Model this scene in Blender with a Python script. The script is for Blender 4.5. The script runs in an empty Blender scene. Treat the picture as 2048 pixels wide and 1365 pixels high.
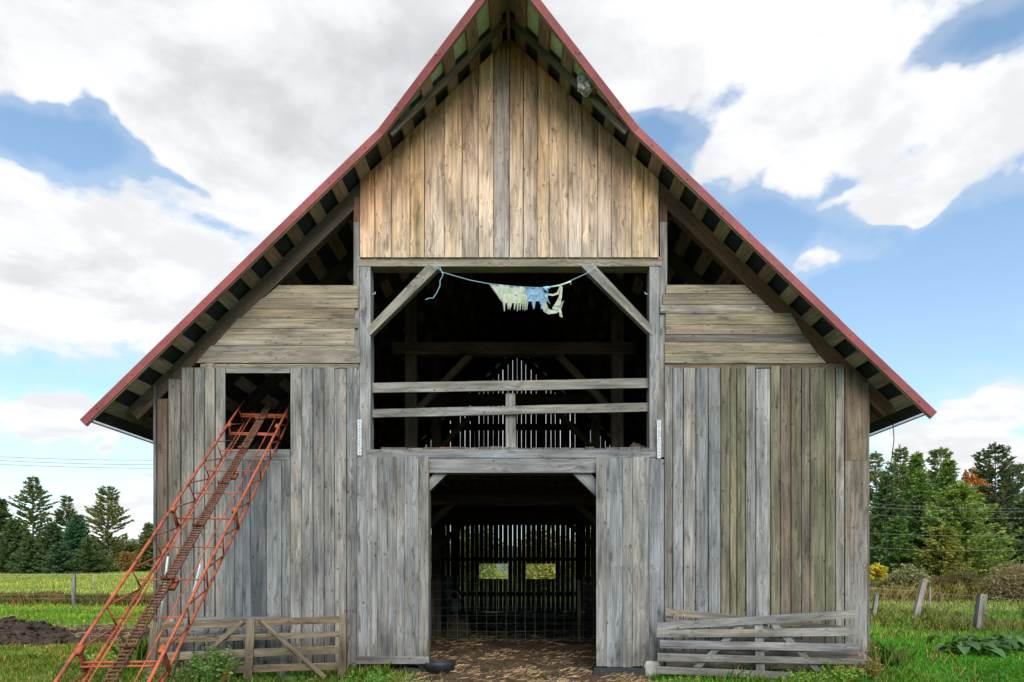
import bpy, math, random
import numpy as np
from mathutils import Vector
random.seed(7)
RNG = np.random.default_rng(11)
R = math.radians
PI = math.pi
scene = bpy.context.scene
COL = scene.collection

# ------------------------------------------------------------------ camera
F = 1365.0            # focal length in photo pixels
VX, VY = 1045.0, 1143.0   # where the level line of sight meets the photo
D = 10.92             # distance of the barn's front wall
EYE = 1.6
cam_d = bpy.data.cameras.new("camera")
cam = bpy.data.objects.new("camera", cam_d)
COL.objects.link(cam)
cam.location = (0, 0, EYE)
cam.rotation_euler = (R(90), 0, 0)
cam_d.sensor_width = 36.0
cam_d.lens = 36.0 * F / 2048.0
cam_d.shift_x = -(VX - 1024.0) / 2048.0
cam_d.shift_y = (VY - 682.5) / 2048.0
cam_d.clip_start = 0.1
cam_d.clip_end = 6000
scene.camera = cam

# ------------------------------------------------------------------ light
SUN_EL, SUN_AZ = 44.0, 168.0     # veiled sun behind the viewer to the right (azimuth from +Y towards +X)
scene.view_settings.view_transform = 'Standard'
scene.view_settings.look = 'None'
scene.view_settings.exposure = 0.45
scene.view_settings.gamma = 1.0
scene.view_settings.use_curve_mapping = False
SUN_STRENGTH = 4.2
SKY_STRENGTH = 0.08

sl = bpy.data.lights.new("sun", 'SUN')
sl.energy = SUN_STRENGTH
sl.angle = R(42)
sl.color = (1.0, 0.95, 0.87)
so = bpy.data.objects.new("sun", sl)
COL.objects.link(so)
sd = Vector((math.cos(R(SUN_EL)) * math.sin(R(SUN_AZ)), math.cos(R(SUN_EL)) * math.cos(R(SUN_AZ)), math.sin(R(SUN_EL))))
so.rotation_euler = sd.to_track_quat('Z', 'Y').to_euler()


class NT:
    """small helper that wires shader nodes"""
    def __init__(self, tree):
        self.t = tree
        self.n = tree.nodes
        self.l = tree.links

    def new(self, typ, **kw):
        nd = self.n.new(typ)
        for k, v in kw.items():
            setattr(nd, k, v)
        return nd

    def put(self, sock, v):
        if v is None:
            return
        if hasattr(v, 'is_linked') or hasattr(v, 'links'):
            self.l.new(v, sock)
        else:
            sock.default_value = v

    def math(self, op, a, b=None, c=None, clamp=False):
        nd = self.new('ShaderNodeMath', operation=op)
        nd.use_clamp = clamp
        self.put(nd.inputs[0], a)
        self.put(nd.inputs[1], b)
        self.put(nd.inputs[2], c)
        return nd.outputs[0]

    def vmath(self, op, a, b=None, scale=None):
        nd = self.new('ShaderNodeVectorMath', operation=op)
        self.put(nd.inputs[0], a)
        self.put(nd.inputs[1], b)
        if scale is not None:
            self.put(nd.inputs[3], scale)
        return nd.outputs[0]

    def noise(self, vec, scale=1.0, detail=2.0, rough=0.5, out='Fac', dist=0.0):
        nd = self.new('ShaderNodeTexNoise')
        nd.inputs['Scale'].default_value = scale
        nd.inputs['Detail'].default_value = detail
        nd.inputs['Roughness'].default_value = rough
        nd.inputs['Distortion'].default_value = dist
        self.l.new(vec, nd.inputs['Vector'])
        return nd.outputs[out]

    def map(self, v, a, b, c, d, smooth=False):
        nd = self.new('ShaderNodeMapRange')
        nd.interpolation_type = 'SMOOTHSTEP' if smooth else 'LINEAR'
        self.put(nd.inputs[0], v)
        for i, q in enumerate((a, b, c, d)):
            nd.inputs[i + 1].default_value = q
        return nd.outputs[0]

    def mix(self, fac, a, b, blend='MIX'):
        nd = self.new('ShaderNodeMix', data_type='RGBA', blend_type=blend)
        self.put(nd.inputs[0], fac)
        self.put(nd.inputs[6], a)
        self.put(nd.inputs[7], b)
        return nd.outputs[2]

    def comb(self, x, y, z):
        nd = self.new('ShaderNodeCombineXYZ')
        self.put(nd.inputs[0], x)
        self.put(nd.inputs[1], y)
        self.put(nd.inputs[2], z)
        return nd.outputs[0]

    def sep(self, v):
        nd = self.new('ShaderNodeSeparateXYZ')
        self.l.new(v, nd.inputs[0])
        return nd.outputs


# ---- world: physical sky with a broken layer of cumulus
world = bpy.data.worlds.new("World")
scene.world = world
world.use_nodes = True
w = NT(world.node_tree)
w.n.clear()
sky = w.new('ShaderNodeTexSky', sky_type='NISHITA')
sky.sun_disc = False
sky.sun_elevation = R(SUN_EL)
sky.sun_rotation = R(SUN_AZ)
sky.altitude = 300
sky.air_density = 1.0
sky.dust_density = 0.3
sky.ozone_density = 1.6
dirn = w.new('ShaderNodeTexCoord').outputs['Generated']
dx, dy, dz = w.sep(dirn)
zc = w.math('MAXIMUM', dz, 0.0)
az = w.math('ARCTAN2', dx, dy)
el = w.math('ARCSINE', dz)
# cloud texture coordinates: a flattened dome so that clouds grow smaller towards the horizon
den = w.math('ADD', zc, 0.22)
cu = w.math('DIVIDE', dx, den)
cv = w.math('DIVIDE', dy, den)
cp = w.comb(cu, cv, w.math('MULTIPLY', zc, 1.5))
n_big = w.noise(cp, 1.1, 2.0, 0.5)
n_med = w.noise(cp, 3.2, 7.0, 0.56, dist=0.25)
n_edge = w.noise(cp, 9.0, 7.0, 0.62)
n_lit = w.noise(w.vmath('ADD', cp, (0.03, -0.09, 0.0)), 3.2, 7.0, 0.56, dist=0.25)
warp_a = w.math('MULTIPLY', w.math('SUBTRACT', w.noise(dirn, 5.0, 4.0, 0.6), 0.5), 0.20)
warp_b = w.math('MULTIPLY', w.math('SUBTRACT', w.noise(w.vmath('ADD', dirn, (3.1, 1.7, 0.4)), 5.0, 4.0, 0.6), 0.5), 0.16)
aw = w.math('ADD', az, warp_a)
ew = w.math('ADD', el, warp_b)


def px_dir(px, py):
    a = math.atan((px - VX) / F)
    e = math.atan((VY - py) / F * math.cos(a))
    return a, e


def blob(px, py, sx, sy, amp):
    a, e = px_dir(px, py)
    a2, _ = px_dir(px + sx, py)
    _, e2 = px_dir(px, py - sy)
    u = w.math('DIVIDE', w.math('SUBTRACT', aw, a), abs(a2 - a))
    v = w.math('DIVIDE', w.math('SUBTRACT', ew, e), abs(e2 - e))
    q = w.math('ADD', w.math('MULTIPLY', u, u), w.math('MULTIPLY', v, v))
    return w.math('MULTIPLY', w.math('POWER', 2.718, w.math('MULTIPLY', q, -1.0)), amp)


BLOBS = [  # bearing and height of the single clouds (+) and clear gaps (-)
    (380, 60, 420, 260, 0.62), (60, 120, 300, 170, 0.45), (620, 250, 300, 190, 0.45), (900, 60, 400, 260, 0.5),
    (1250, 20, 380, 150, 0.45), (1640, 130, 360, 110, 0.42), (1900, 230, 240, 110, 0.5), (1560, 290, 190, 80, 0.38),
    (2080, 300, 160, 60, 0.3),
    (200, 520, 330, 120, 0.50), (60, 620, 200, 120, 0.3), (330, 640, 200, 90, 0.3), (120, 850, 260, 60, 0.42), (230, 1000, 110, 55, 0.4),
    (1620, 515, 130, 36, 0.62), (1800, 395, 110, 28, 0.50), (1720, 370, 90, 20, 0.3), (1920, 880, 190, 75, 0.55), (2010, 800, 90, 60, 0.2),
    (150, 300, 170, 60, -0.62), (445, 390, 60, 22, -0.25), (420, 320, 150, 50, 0.35), (560, 400, 90, 60, 0.3), (1035, 800, 280, 150, 0.6), (40, 330, 120, 60, -0.35), (40, 755, 200, 34, -0.6), (250, 905, 280, 24, -0.3), (100, 955, 200, 30, -0.25),
    (1720, 640, 330, 190, -0.62), (1480, 430, 150, 80, -0.35), (2000, 480, 160, 90, -0.4),
    (1320, 265, 110, 60, -0.55), (1330, 330, 100, 50, -0.2), (1960, 50, 140, 50, -0.5), (1480, 800, 200, 120, -0.3),
]
fld = None
for b_ in BLOBS:
    q_ = blob(*b_)
    fld = q_ if fld is None else w.math('ADD', fld, q_)
fld = w.math('ADD', fld, w.math('MULTIPLY', w.math('SUBTRACT', n_big, 0.5), 0.35))
fld = w.math('ADD', fld, w.math('MULTIPLY', w.math('SUBTRACT', n_med, 0.5), 1.1))
fld = w.math('ADD', fld, w.math('MULTIPLY', w.math('SUBTRACT', n_edge, 0.5), 0.42))
cover = w.map(fld, 0.04, 0.27, 0.0, 1.0, True)
wisp = w.map(fld, -0.28, 0.12, 0.0, 0.22, True)
cover = w.math('MAXIMUM', cover, wisp)
thick = w.map(fld, 0.45, 1.25, 0.0, 1.0, True)
relief = w.map(w.math('SUBTRACT', n_lit, n_med), -0.10, 0.10, 1.0, 0.0, True)
n_shade = w.noise(cp, 2.0, 4.0, 0.5)
shade = w.math('MULTIPLY', thick, w.map(n_shade, 0.3, 0.62, 0.45, 1.0), clamp=True)
cloudc = w.mix(shade, (9.0, 9.1, 9.25, 1), (6.0, 6.12, 6.35, 1))
rel = w.map(relief, 0.0, 1.0, 1.08, 0.90)
cloudc = w.vmath('SCALE', cloudc, scale=w.math('ADD', 1.0, w.math('MULTIPLY', w.math('SUBTRACT', rel, 1.0), cover)))
skyc = w.mix(1.0, sky.outputs[0], (2.0, 2.25, 2.15, 1), 'MULTIPLY')
# thin bright veil low in the sky
veil = w.map(el, 0.0, 0.5, 0.36, 0.08)
skyc = w.mix(veil, skyc, (6.2, 6.9, 7.7, 1))
fin = w.mix(w.math('MULTIPLY', cover, 0.97), skyc, cloudc)
fin = w.mix(w.map(el, -0.06, -0.01, 1.0, 0.0), fin, (1.3, 1.5, 1.0, 1))
bg = w.new('ShaderNodeBackground')
bg.inputs[1].default_value = SKY_STRENGTH
w.l.new(fin, bg.inputs[0])
wo = w.new('ShaderNodeOutputWorld')
w.l.new(bg.outputs[0], wo.inputs[0])


# ------------------------------------------------------------------ materials
def new_mat(name):
    m = bpy.data.materials.new(name)
    m.use_nodes = True
    t = NT(m.node_tree)
    t.n.clear()
    p = t.new('ShaderNodeBsdfPrincipled')
    o = t.new('ShaderNodeOutputMaterial')
    t.l.new(p.outputs[0], o.inputs[0])
    return m, t, p, o


def wood_mat(name, contrast=1.0):
    m, t, p, o = new_mat(name)
    uv = t.new('ShaderNodeUVMap').outputs[0]
    colr = t.new('ShaderNodeVertexColor', layer_name='Col').outputs[0]
    sx, sy, _ = t.sep(uv)
    # knots
    vo = t.new('ShaderNodeTexVoronoi', voronoi_dimensions='2D')
    vo.inputs['Scale'].default_value = 4.3
    vo.inputs['Randomness'].default_value = 1.0
    t.l.new(t.comb(t.math('MULTIPLY', sx, 0.8), sy, 0.0), vo.inputs['Vector'])
    kd = vo.outputs['Distance']
    kr = t.sep(vo.outputs['Color'])
    brd = t.noise(t.comb(t.math('MULTIPLY', sx, 0.11), t.math('MULTIPLY', sy, 0.37), 0.0), 1.0, 1.0)
    has = t.math('GREATER_THAN', kr[0], t.map(brd, 0.3, 0.7, 0.05, 0.98))
    kw = t.math('MULTIPLY', t.map(kd, 0.03, 0.40, 1.0, 0.0, True), has)
    ksz = t.math('MULTIPLY_ADD', t.math('MULTIPLY', kr[1], kr[1]), 0.085, 0.035)
    kc = t.math('MULTIPLY', t.map(t.math('DIVIDE', kd, ksz), 0.75, 1.1, 1.0, 0.0, True), has)
    kring = t.math('MULTIPLY', t.map(t.math('ABSOLUTE', t.math('SUBTRACT', t.math('DIVIDE', kd, ksz), 1.25)), 0.0, 0.4, 1.0, 0.0, True), has)
    # grain lines bending round the knots
    bend = t.noise(t.comb(t.math('MULTIPLY', sx, 0.7), t.math('MULTIPLY', sy, 4.0), 0.0), 1.0, 2.0)
    g = t.math('ADD', sy, t.math('MULTIPLY', bend, 0.05))
    g = t.math('ADD', g, t.math('MULTIPLY', kw, 0.035))
    ring = t.math('SINE', t.math('MULTIPLY', g, 2 * PI / 0.030))
    ring2 = t.math('SINE', t.math('MULTIPLY', g, 2 * PI / 0.0105))
    ringf = t.math('ADD', t.math('MULTIPLY', ring, 0.065), t.math('MULTIPLY', ring2, 0.05))
    streak = t.noise(t.comb(t.math('MULTIPLY', sx, 1.1), t.math('MULTIPLY', g, 24.0), 0.0), 1.0, 4.0, 0.6)
    fine = t.noise(t.comb(t.math('MULTIPLY', sx, 7.0), t.math('MULTIPLY', sy, 130.0), 0.0), 1.0, 3.0, 0.6)
    patch = t.noise(t.comb(t.math('MULTIPLY', sx, 0.9), t.math('MULTIPLY', sy, 3.5), 0.0), 1.0, 4.0, 0.6)
    hue = t.noise(t.comb(t.math('ADD', t.math('MULTIPLY', sx, 0.7), 31.0), t.math('MULTIPLY', sy, 5.0), 0.0), 1.0, 3.0, 0.6)
    blot = t.noise(t.comb(t.math('ADD', t.math('MULTIPLY', sx, 2.4), 71.0), t.math('MULTIPLY', sy, 9.0), 0.0), 1.0, 3.0, 0.5)
    f = t.map(streak, 0.25, 0.75, 1 - 0.58 * contrast, 1 + 0.36 * contrast)
    f = t.math('MULTIPLY', f, t.map(patch, 0.28, 0.72, 1 - 0.55 * contrast, 1 + 0.34 * contrast))
    f = t.math('MULTIPLY', f, t.map(fine, 0.2, 0.8, 1 - 0.20 * contrast, 1 + 0.20 * contrast))
    f = t.math('MULTIPLY', f, t.math('ADD', ringf, 1.0))
    f = t.math('MULTIPLY', f, t.map(blot, 0.58, 0.74, 1.0, 0.50, True))
    cr = t.vmath('SCALE', colr, scale=f)
    cr = t.mix(t.map(hue, 0.48, 0.72, 0.0, 0.42 * contrast, True), cr, t.vmath('MULTIPLY', cr, (1.18, 0.93, 0.68)))
    cr = t.mix(t.map(hue, 0.46, 0.26, 0.0, 0.40 * contrast, True), cr, t.vmath('MULTIPLY', cr, (0.90, 0.96, 1.08)))
    # small tight knots
    v2 = t.new('ShaderNodeTexVoronoi', voronoi_dimensions='2D')
    v2.inputs['Scale'].default_value = 7.5
    t.l.new(t.comb(t.math('ADD', t.math('MULTIPLY', sx, 0.75), 5.0), sy, 0.0), v2.inputs['Vector'])
    k2r = t.sep(v2.outputs['Color'])
    k2 = t.math('MULTIPLY', t.map(v2.outputs['Distance'], 0.07, 0.17, 1.0, 0.0, True), t.math('GREATER_THAN', k2r[0], t.map(brd, 0.3, 0.7, 1.0, 0.66)))
    cr = t.mix(t.math('MULTIPLY', t.math('MULTIPLY', k2, 0.9), k2r[1]), cr, t.vmath('MULTIPLY', cr, (0.38, 0.27, 0.19)))
    # halo of paler wood, dark ring, brown heart
    cr = t.mix(t.math('MULTIPLY', t.map(kw, 0.45, 1.0, 0.0, 0.20), has), cr, t.vmath('MULTIPLY', cr, (1.45, 1.38, 1.2)))
    cr = t.mix(t.math('MULTIPLY', kring, 0.62), cr, t.vmath('MULTIPLY', cr, (0.42, 0.33, 0.25)))
    cr = t.mix(t.math('MULTIPLY', kc, 0.62), cr, t.vmath('MULTIPLY', cr, (0.95, 0.68, 0.45)))
    crk = t.noise(t.comb(t.math('ADD', t.math('MULTIPLY', sx, 0.75), 17.0), t.math('MULTIPLY', g, 60.0), 0.0), 1.0, 2.0, 0.5)
    cr = t.vmath('SCALE', cr, scale=t.map(crk, 0.66, 0.74, 1.0, 0.38, True))
    # nail rows with a little rust run below each
    nu = t.math('SUBTRACT', t.math('FRACT', t.math('DIVIDE', sx, 1.21)), 0.5)
    nv = t.math('ABSOLUTE', t.math('SUBTRACT', t.math('FRACT', t.math('DIVIDE', sy, 0.083)), 0.5))
    nrow = t.math('MULTIPLY', t.map(nv, 0.06, 0.13, 1.0, 0.0), t.math('MULTIPLY', t.map(nu, -0.075, -0.01, 0.0, 0.45), t.math('LESS_THAN', nu, 0.0)))
    nhd = t.math('MULTIPLY', t.map(nv, 0.07, 0.12, 1.0, 0.0), t.map(t.math('ABSOLUTE', nu), 0.005, 0.009, 0.85, 0.0))
    cr = t.mix(t.math('MAXIMUM', nrow, nhd), cr, t.vmath('MULTIPLY', cr, (0.34, 0.26, 0.2)))
    # splashed soil and damp at the foot of the boards
    pz = t.sep(t.new('ShaderNodeNewGeometry').outputs['Position'])[2]
    foot = t.map(t.math('ADD', pz, t.math('MULTIPLY', t.math('SUBTRACT', patch, 0.5), 1.3)), 0.08, 0.75, 0.6, 0.0, True)
    cr = t.mix(foot, cr, t.vmath('MULTIPLY', cr, (0.50, 0.46, 0.40)))
    cr = t.vmath('SCALE', cr, scale=0.74)
    t.l.new(cr, p.inputs['Base Color'])
    p.inputs['Roughness'].default_value = 0.85
    p.inputs['Specular IOR Level'].default_value = 0.25
    bp = t.new('ShaderNodeBump')
    bp.inputs['Strength'].default_value = 0.55
    bp.inputs['Distance'].default_value = 0.006
    h = t.math('ADD', t.math('MULTIPLY', streak, 1.0), t.math('MULTIPLY', fine, 0.5))
    h = t.math('ADD', h, t.math('MULTIPLY', kc, 0.8))
    t.l.new(h, bp.inputs['Height'])
    t.l.new(bp.outputs[0], p.inputs['Normal'])
    return m


M_WOOD = wood_mat('weathered_wood')
M_WOOD_SOFT = wood_mat('roof_timber', 0.7)


def plain_mat(name, col, rough=0.7, metal=0.0, var=0.3, scale=3.0, col2=None, thr=(0.5, 0.65), bump=0.0, spec=0.4, coord='Object'):
    m, t, p, o = new_mat(name)
    c = t.new('ShaderNodeTexCoord').outputs[coord]
    n1 = t.noise(c, scale, 5.0, 0.6)
    n2 = t.noise(c, scale * 7.3, 4.0, 0.6)
    f = t.math('MULTIPLY', t.map(n1, 0.3, 0.7, 1 - var, 1 + var), t.map(n2, 0.3, 0.7, 1 - var * 0.5, 1 + var * 0.5))
    base = t.new('ShaderNodeRGB')
    base.outputs[0].default_value = (*col, 1)
    cr = t.vmath('SCALE', base.outputs[0], scale=f)
    if col2:
        n3 = t.noise(t.vmath('ADD', c, (5.2, 1.3, 9.1)), scale * 1.7, 6.0, 0.65)
        cr = t.mix(t.map(n3, thr[0], thr[1], 0.0, 1.0, True), cr, (*col2, 1))
    t.l.new(cr, p.inputs['Base Color'])
    p.inputs['Roughness'].default_value = rough
    p.inputs['Metallic'].default_value = metal
    p.inputs['Specular IOR Level'].default_value = spec
    if bump:
        bp = t.new('ShaderNodeBump')
        bp.inputs['Strength'].default_value = 0.6
        bp.inputs['Distance'].default_value = bump
        t.l.new(n2, bp.inputs['Height'])
        t.l.new(bp.outputs[0], p.inputs['Normal'])
    return m


M_RED = plain_mat('red_roof_metal', (0.20, 0.050, 0.050), 0.6, 0.0, 0.24, 1.5, (0.145, 0.052, 0.046), (0.50, 0.70), spec=0.2)
M_UNDER = plain_mat('roof_underlay', (0.022, 0.026, 0.029), 0.7, 0, 0.5, 4.0, (0.05, 0.055, 0.056), (0.6, 0.75))
M_GREEN = plain_mat('pale_green_sheet', (0.42, 0.52, 0.38), 0.5, 0, 0.15, 2.0, (0.20, 0.24, 0.16), (0.6, 0.75))
M_RUST = plain_mat('rusty_orange_paint', (0.33, 0.072, 0.026), 0.7, 0.0, 0.30, 3.0, (0.13, 0.042, 0.024), (0.48, 0.62), 0.002)
M_CHAIN = plain_mat('brown_rust', (0.13, 0.055, 0.032), 0.85, 0.2, 0.4, 9.0, (0.20, 0.075, 0.035), (0.55, 0.7), 0.002)
M_GALV = plain_mat('galvanised_steel', (0.50, 0.52, 0.53), 0.45, 0.5, 0.15, 6.0, (0.33, 0.33, 0.32), (0.55, 0.7))
M_WHITE = plain_mat('white_paint', (0.40, 0.42, 0.45), 0.5, 0, 0.12, 22.0, (0.22, 0.24, 0.27), (0.52, 0.6))
M_WIRE = plain_mat('fence_wire', (0.30, 0.31, 0.30), 0.5, 0.6, 0.1, 4.0)
M_GREENWIRE = plain_mat('green_coated_wire', (0.14, 0.23, 0.20), 0.4, 0.5, 0.1, 4.0)
M_RUBBER = plain_mat('black_rubber', (0.018, 0.020, 0.024), 0.45, 0, 0.3, 8.0, (0.07, 0.065, 0.06), (0.6, 0.75))
M_CONC = plain_mat('pale_concrete', (0.34, 0.32, 0.28), 0.9, 0, 0.15, 8.0, (0.28, 0.25, 0.2), (0.55, 0.75), 0.004)
M_CABLE = plain_mat('black_cable', (0.02, 0.02, 0.02), 0.5, 0, 0.1, 4.0)
M_LINE = plain_mat('power_cable', (0.13, 0.13, 0.14), 0.5, 0.2, 0.1, 4.0)
M_ROPE = plain_mat('blue_rope', (0.20, 0.36, 0.45), 0.7, 0, 0.2, 30.0)
M_NEST = plain_mat('nest_paper', (0.30, 0.29, 0.27), 0.95, 0, 0.6, 14.0, (0.65, 0.65, 0.66), (0.52, 0.6), 0.01)
M_SOIL = plain_mat('dark_manure', (0.032, 0.020, 0.013), 0.95, 0, 0.5, 3.0, (0.075, 0.048, 0.03), (0.52, 0.7), 0.05)
M_STRAW = plain_mat('straw', (0.40, 0.27, 0.12), 0.8, 0, 0.3, 5.0)
M_BLUEPAIL = plain_mat('grey_green_pail', (0.03, 0.045, 0.045), 0.5, 0, 0.15, 5.0)
M_SLAB = plain_mat('hay', (0.05, 0.037, 0.022), 0.95, 0, 0.5, 12.0, (0.07, 0.05, 0.03), (0.5, 0.62), 0.03)


def attr_mat(name, rough=0.8, trans=0.0, var=0.15, scale=2.0):
    m, t, p, o = new_mat(name)
    colr = t.new('ShaderNodeVertexColor', layer_name='Col').outputs[0]
    geo = t.new('ShaderNodeNewGeometry')
    n1 = t.noise(geo.outputs['Position'], scale, 3.0)
    cr = t.vmath('SCALE', colr, scale=t.map(n1, 0.3, 0.7, 1 - var, 1 + var))
    t.l.new(cr, p.inputs['Base Color'])
    p.inputs['Roughness'].default_value = rough
    p.inputs['Specular IOR Level'].default_value = 0.2
    if trans:
        tr = t.new('ShaderNodeBsdfTranslucent')
        t.l.new(t.vmath('MULTIPLY', cr, (1.25, 1.15, 0.6)), tr.inputs[0])
        mx = t.new('ShaderNodeMixShader')
        mx.inputs[0].default_value = trans
        t.l.new(p.outputs[0], mx.inputs[1])
        t.l.new(tr.outputs[0], mx.inputs[2])
        t.l.new(mx.outputs[0], o.inputs[0])
    return m


M_LEAF = attr_mat('foliage', 0.6, 0.35)
M_GRASS = attr_mat('grass_blades', 0.6, 0.35, 0.2, 0.8)
M_CLOTH = attr_mat('thin_cloth', 0.9, 0.35, 0.10, 12.0)
M_BARK = plain_mat('bark', (0.10, 0.08, 0.065), 0.95, 0, 0.35, 3.0, (0.05, 0.045, 0.04), (0.5, 0.7), 0.02)


# ------------------------------------------------------------------ object helpers
def link(name, me, parent=None):
    o = bpy.data.objects.new(name, me)
    COL.objects.link(o)
    if parent is not None:
        o.parent = parent
    return o


def mesh_from(name, verts, faces, mat, parent=None, uvs=None, cols=None, smooth=False):
    """verts list/array; faces list of index lists; uvs per loop; cols per face (rgb) or per loop"""
    me = bpy.data.meshes.new(name)
    me.from_pydata([tuple(v) for v in verts], [], [tuple(f) for f in faces])
    if uvs is not None:
        ul = me.uv_layers.new(name='UVMap')
        ul.data.foreach_set('uv', np.asarray(uvs, dtype=np.float32).ravel())
    if cols is not None:
        ca = me.color_attributes.new('Col', 'FLOAT_COLOR', 'CORNER')
        c4 = np.ones((len(me.loops), 4), dtype=np.float32)
        c4[:, :3] = np.asarray(cols, dtype=np.float32)
        ca.data.foreach_set('color', c4.ravel())
    if smooth:
        me.polygons.foreach_set('use_smooth', [True] * len(me.polygons))
    if mat:
        me.materials.append(mat)
    me.update()
    return link(name, me, parent)


def mesh_np(name, verts, nper, cols, mat, parent=None, smooth=False):
    """fast mesh: verts (N*nper,3) as separate n-gons, cols (N,3)"""
    nv = len(verts)
    nf = nv // nper
    me = bpy.data.meshes.new(name)
    me.vertices.add(nv)
    me.vertices.foreach_set('co', np.asarray(verts, dtype=np.float32).ravel())
    me.loops.add(nv)
    me.loops.foreach_set('vertex_index', np.arange(nv, dtype=np.int32))
    me.polygons.add(nf)
    me.polygons.foreach_set('loop_start', np.arange(0, nv, nper, dtype=np.int32))
    me.polygons.foreach_set('loop_total', np.full(nf, nper, dtype=np.int32))
    ca = me.color_attributes.new('Col', 'FLOAT_COLOR', 'CORNER')
    c4 = np.ones((nv, 4), dtype=np.float32)
    c4[:, :3] = np.repeat(cols, nper, axis=0)
    ca.data.foreach_set('color', c4.ravel())
    me.materials.append(mat)
    me.update(calc_edges=True)
    return link(name, me, parent)


def thing(name, label, cat, loc=(0, 0, 0), group=None, kind=None):
    o = bpy.data.objects.new(name, None)
    COL.objects.link(o)
    o.location = loc
    o.empty_display_size = 0.3
    return tag(o, label, cat, group, kind)


def tag(o, label=None, cat=None, group=None, kind=None):
    if label:
        o['label'] = label
    if cat:
        o['category'] = cat
    if group:
        o['group'] = group
    if kind:
        o['kind'] = kind
    return o


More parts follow.
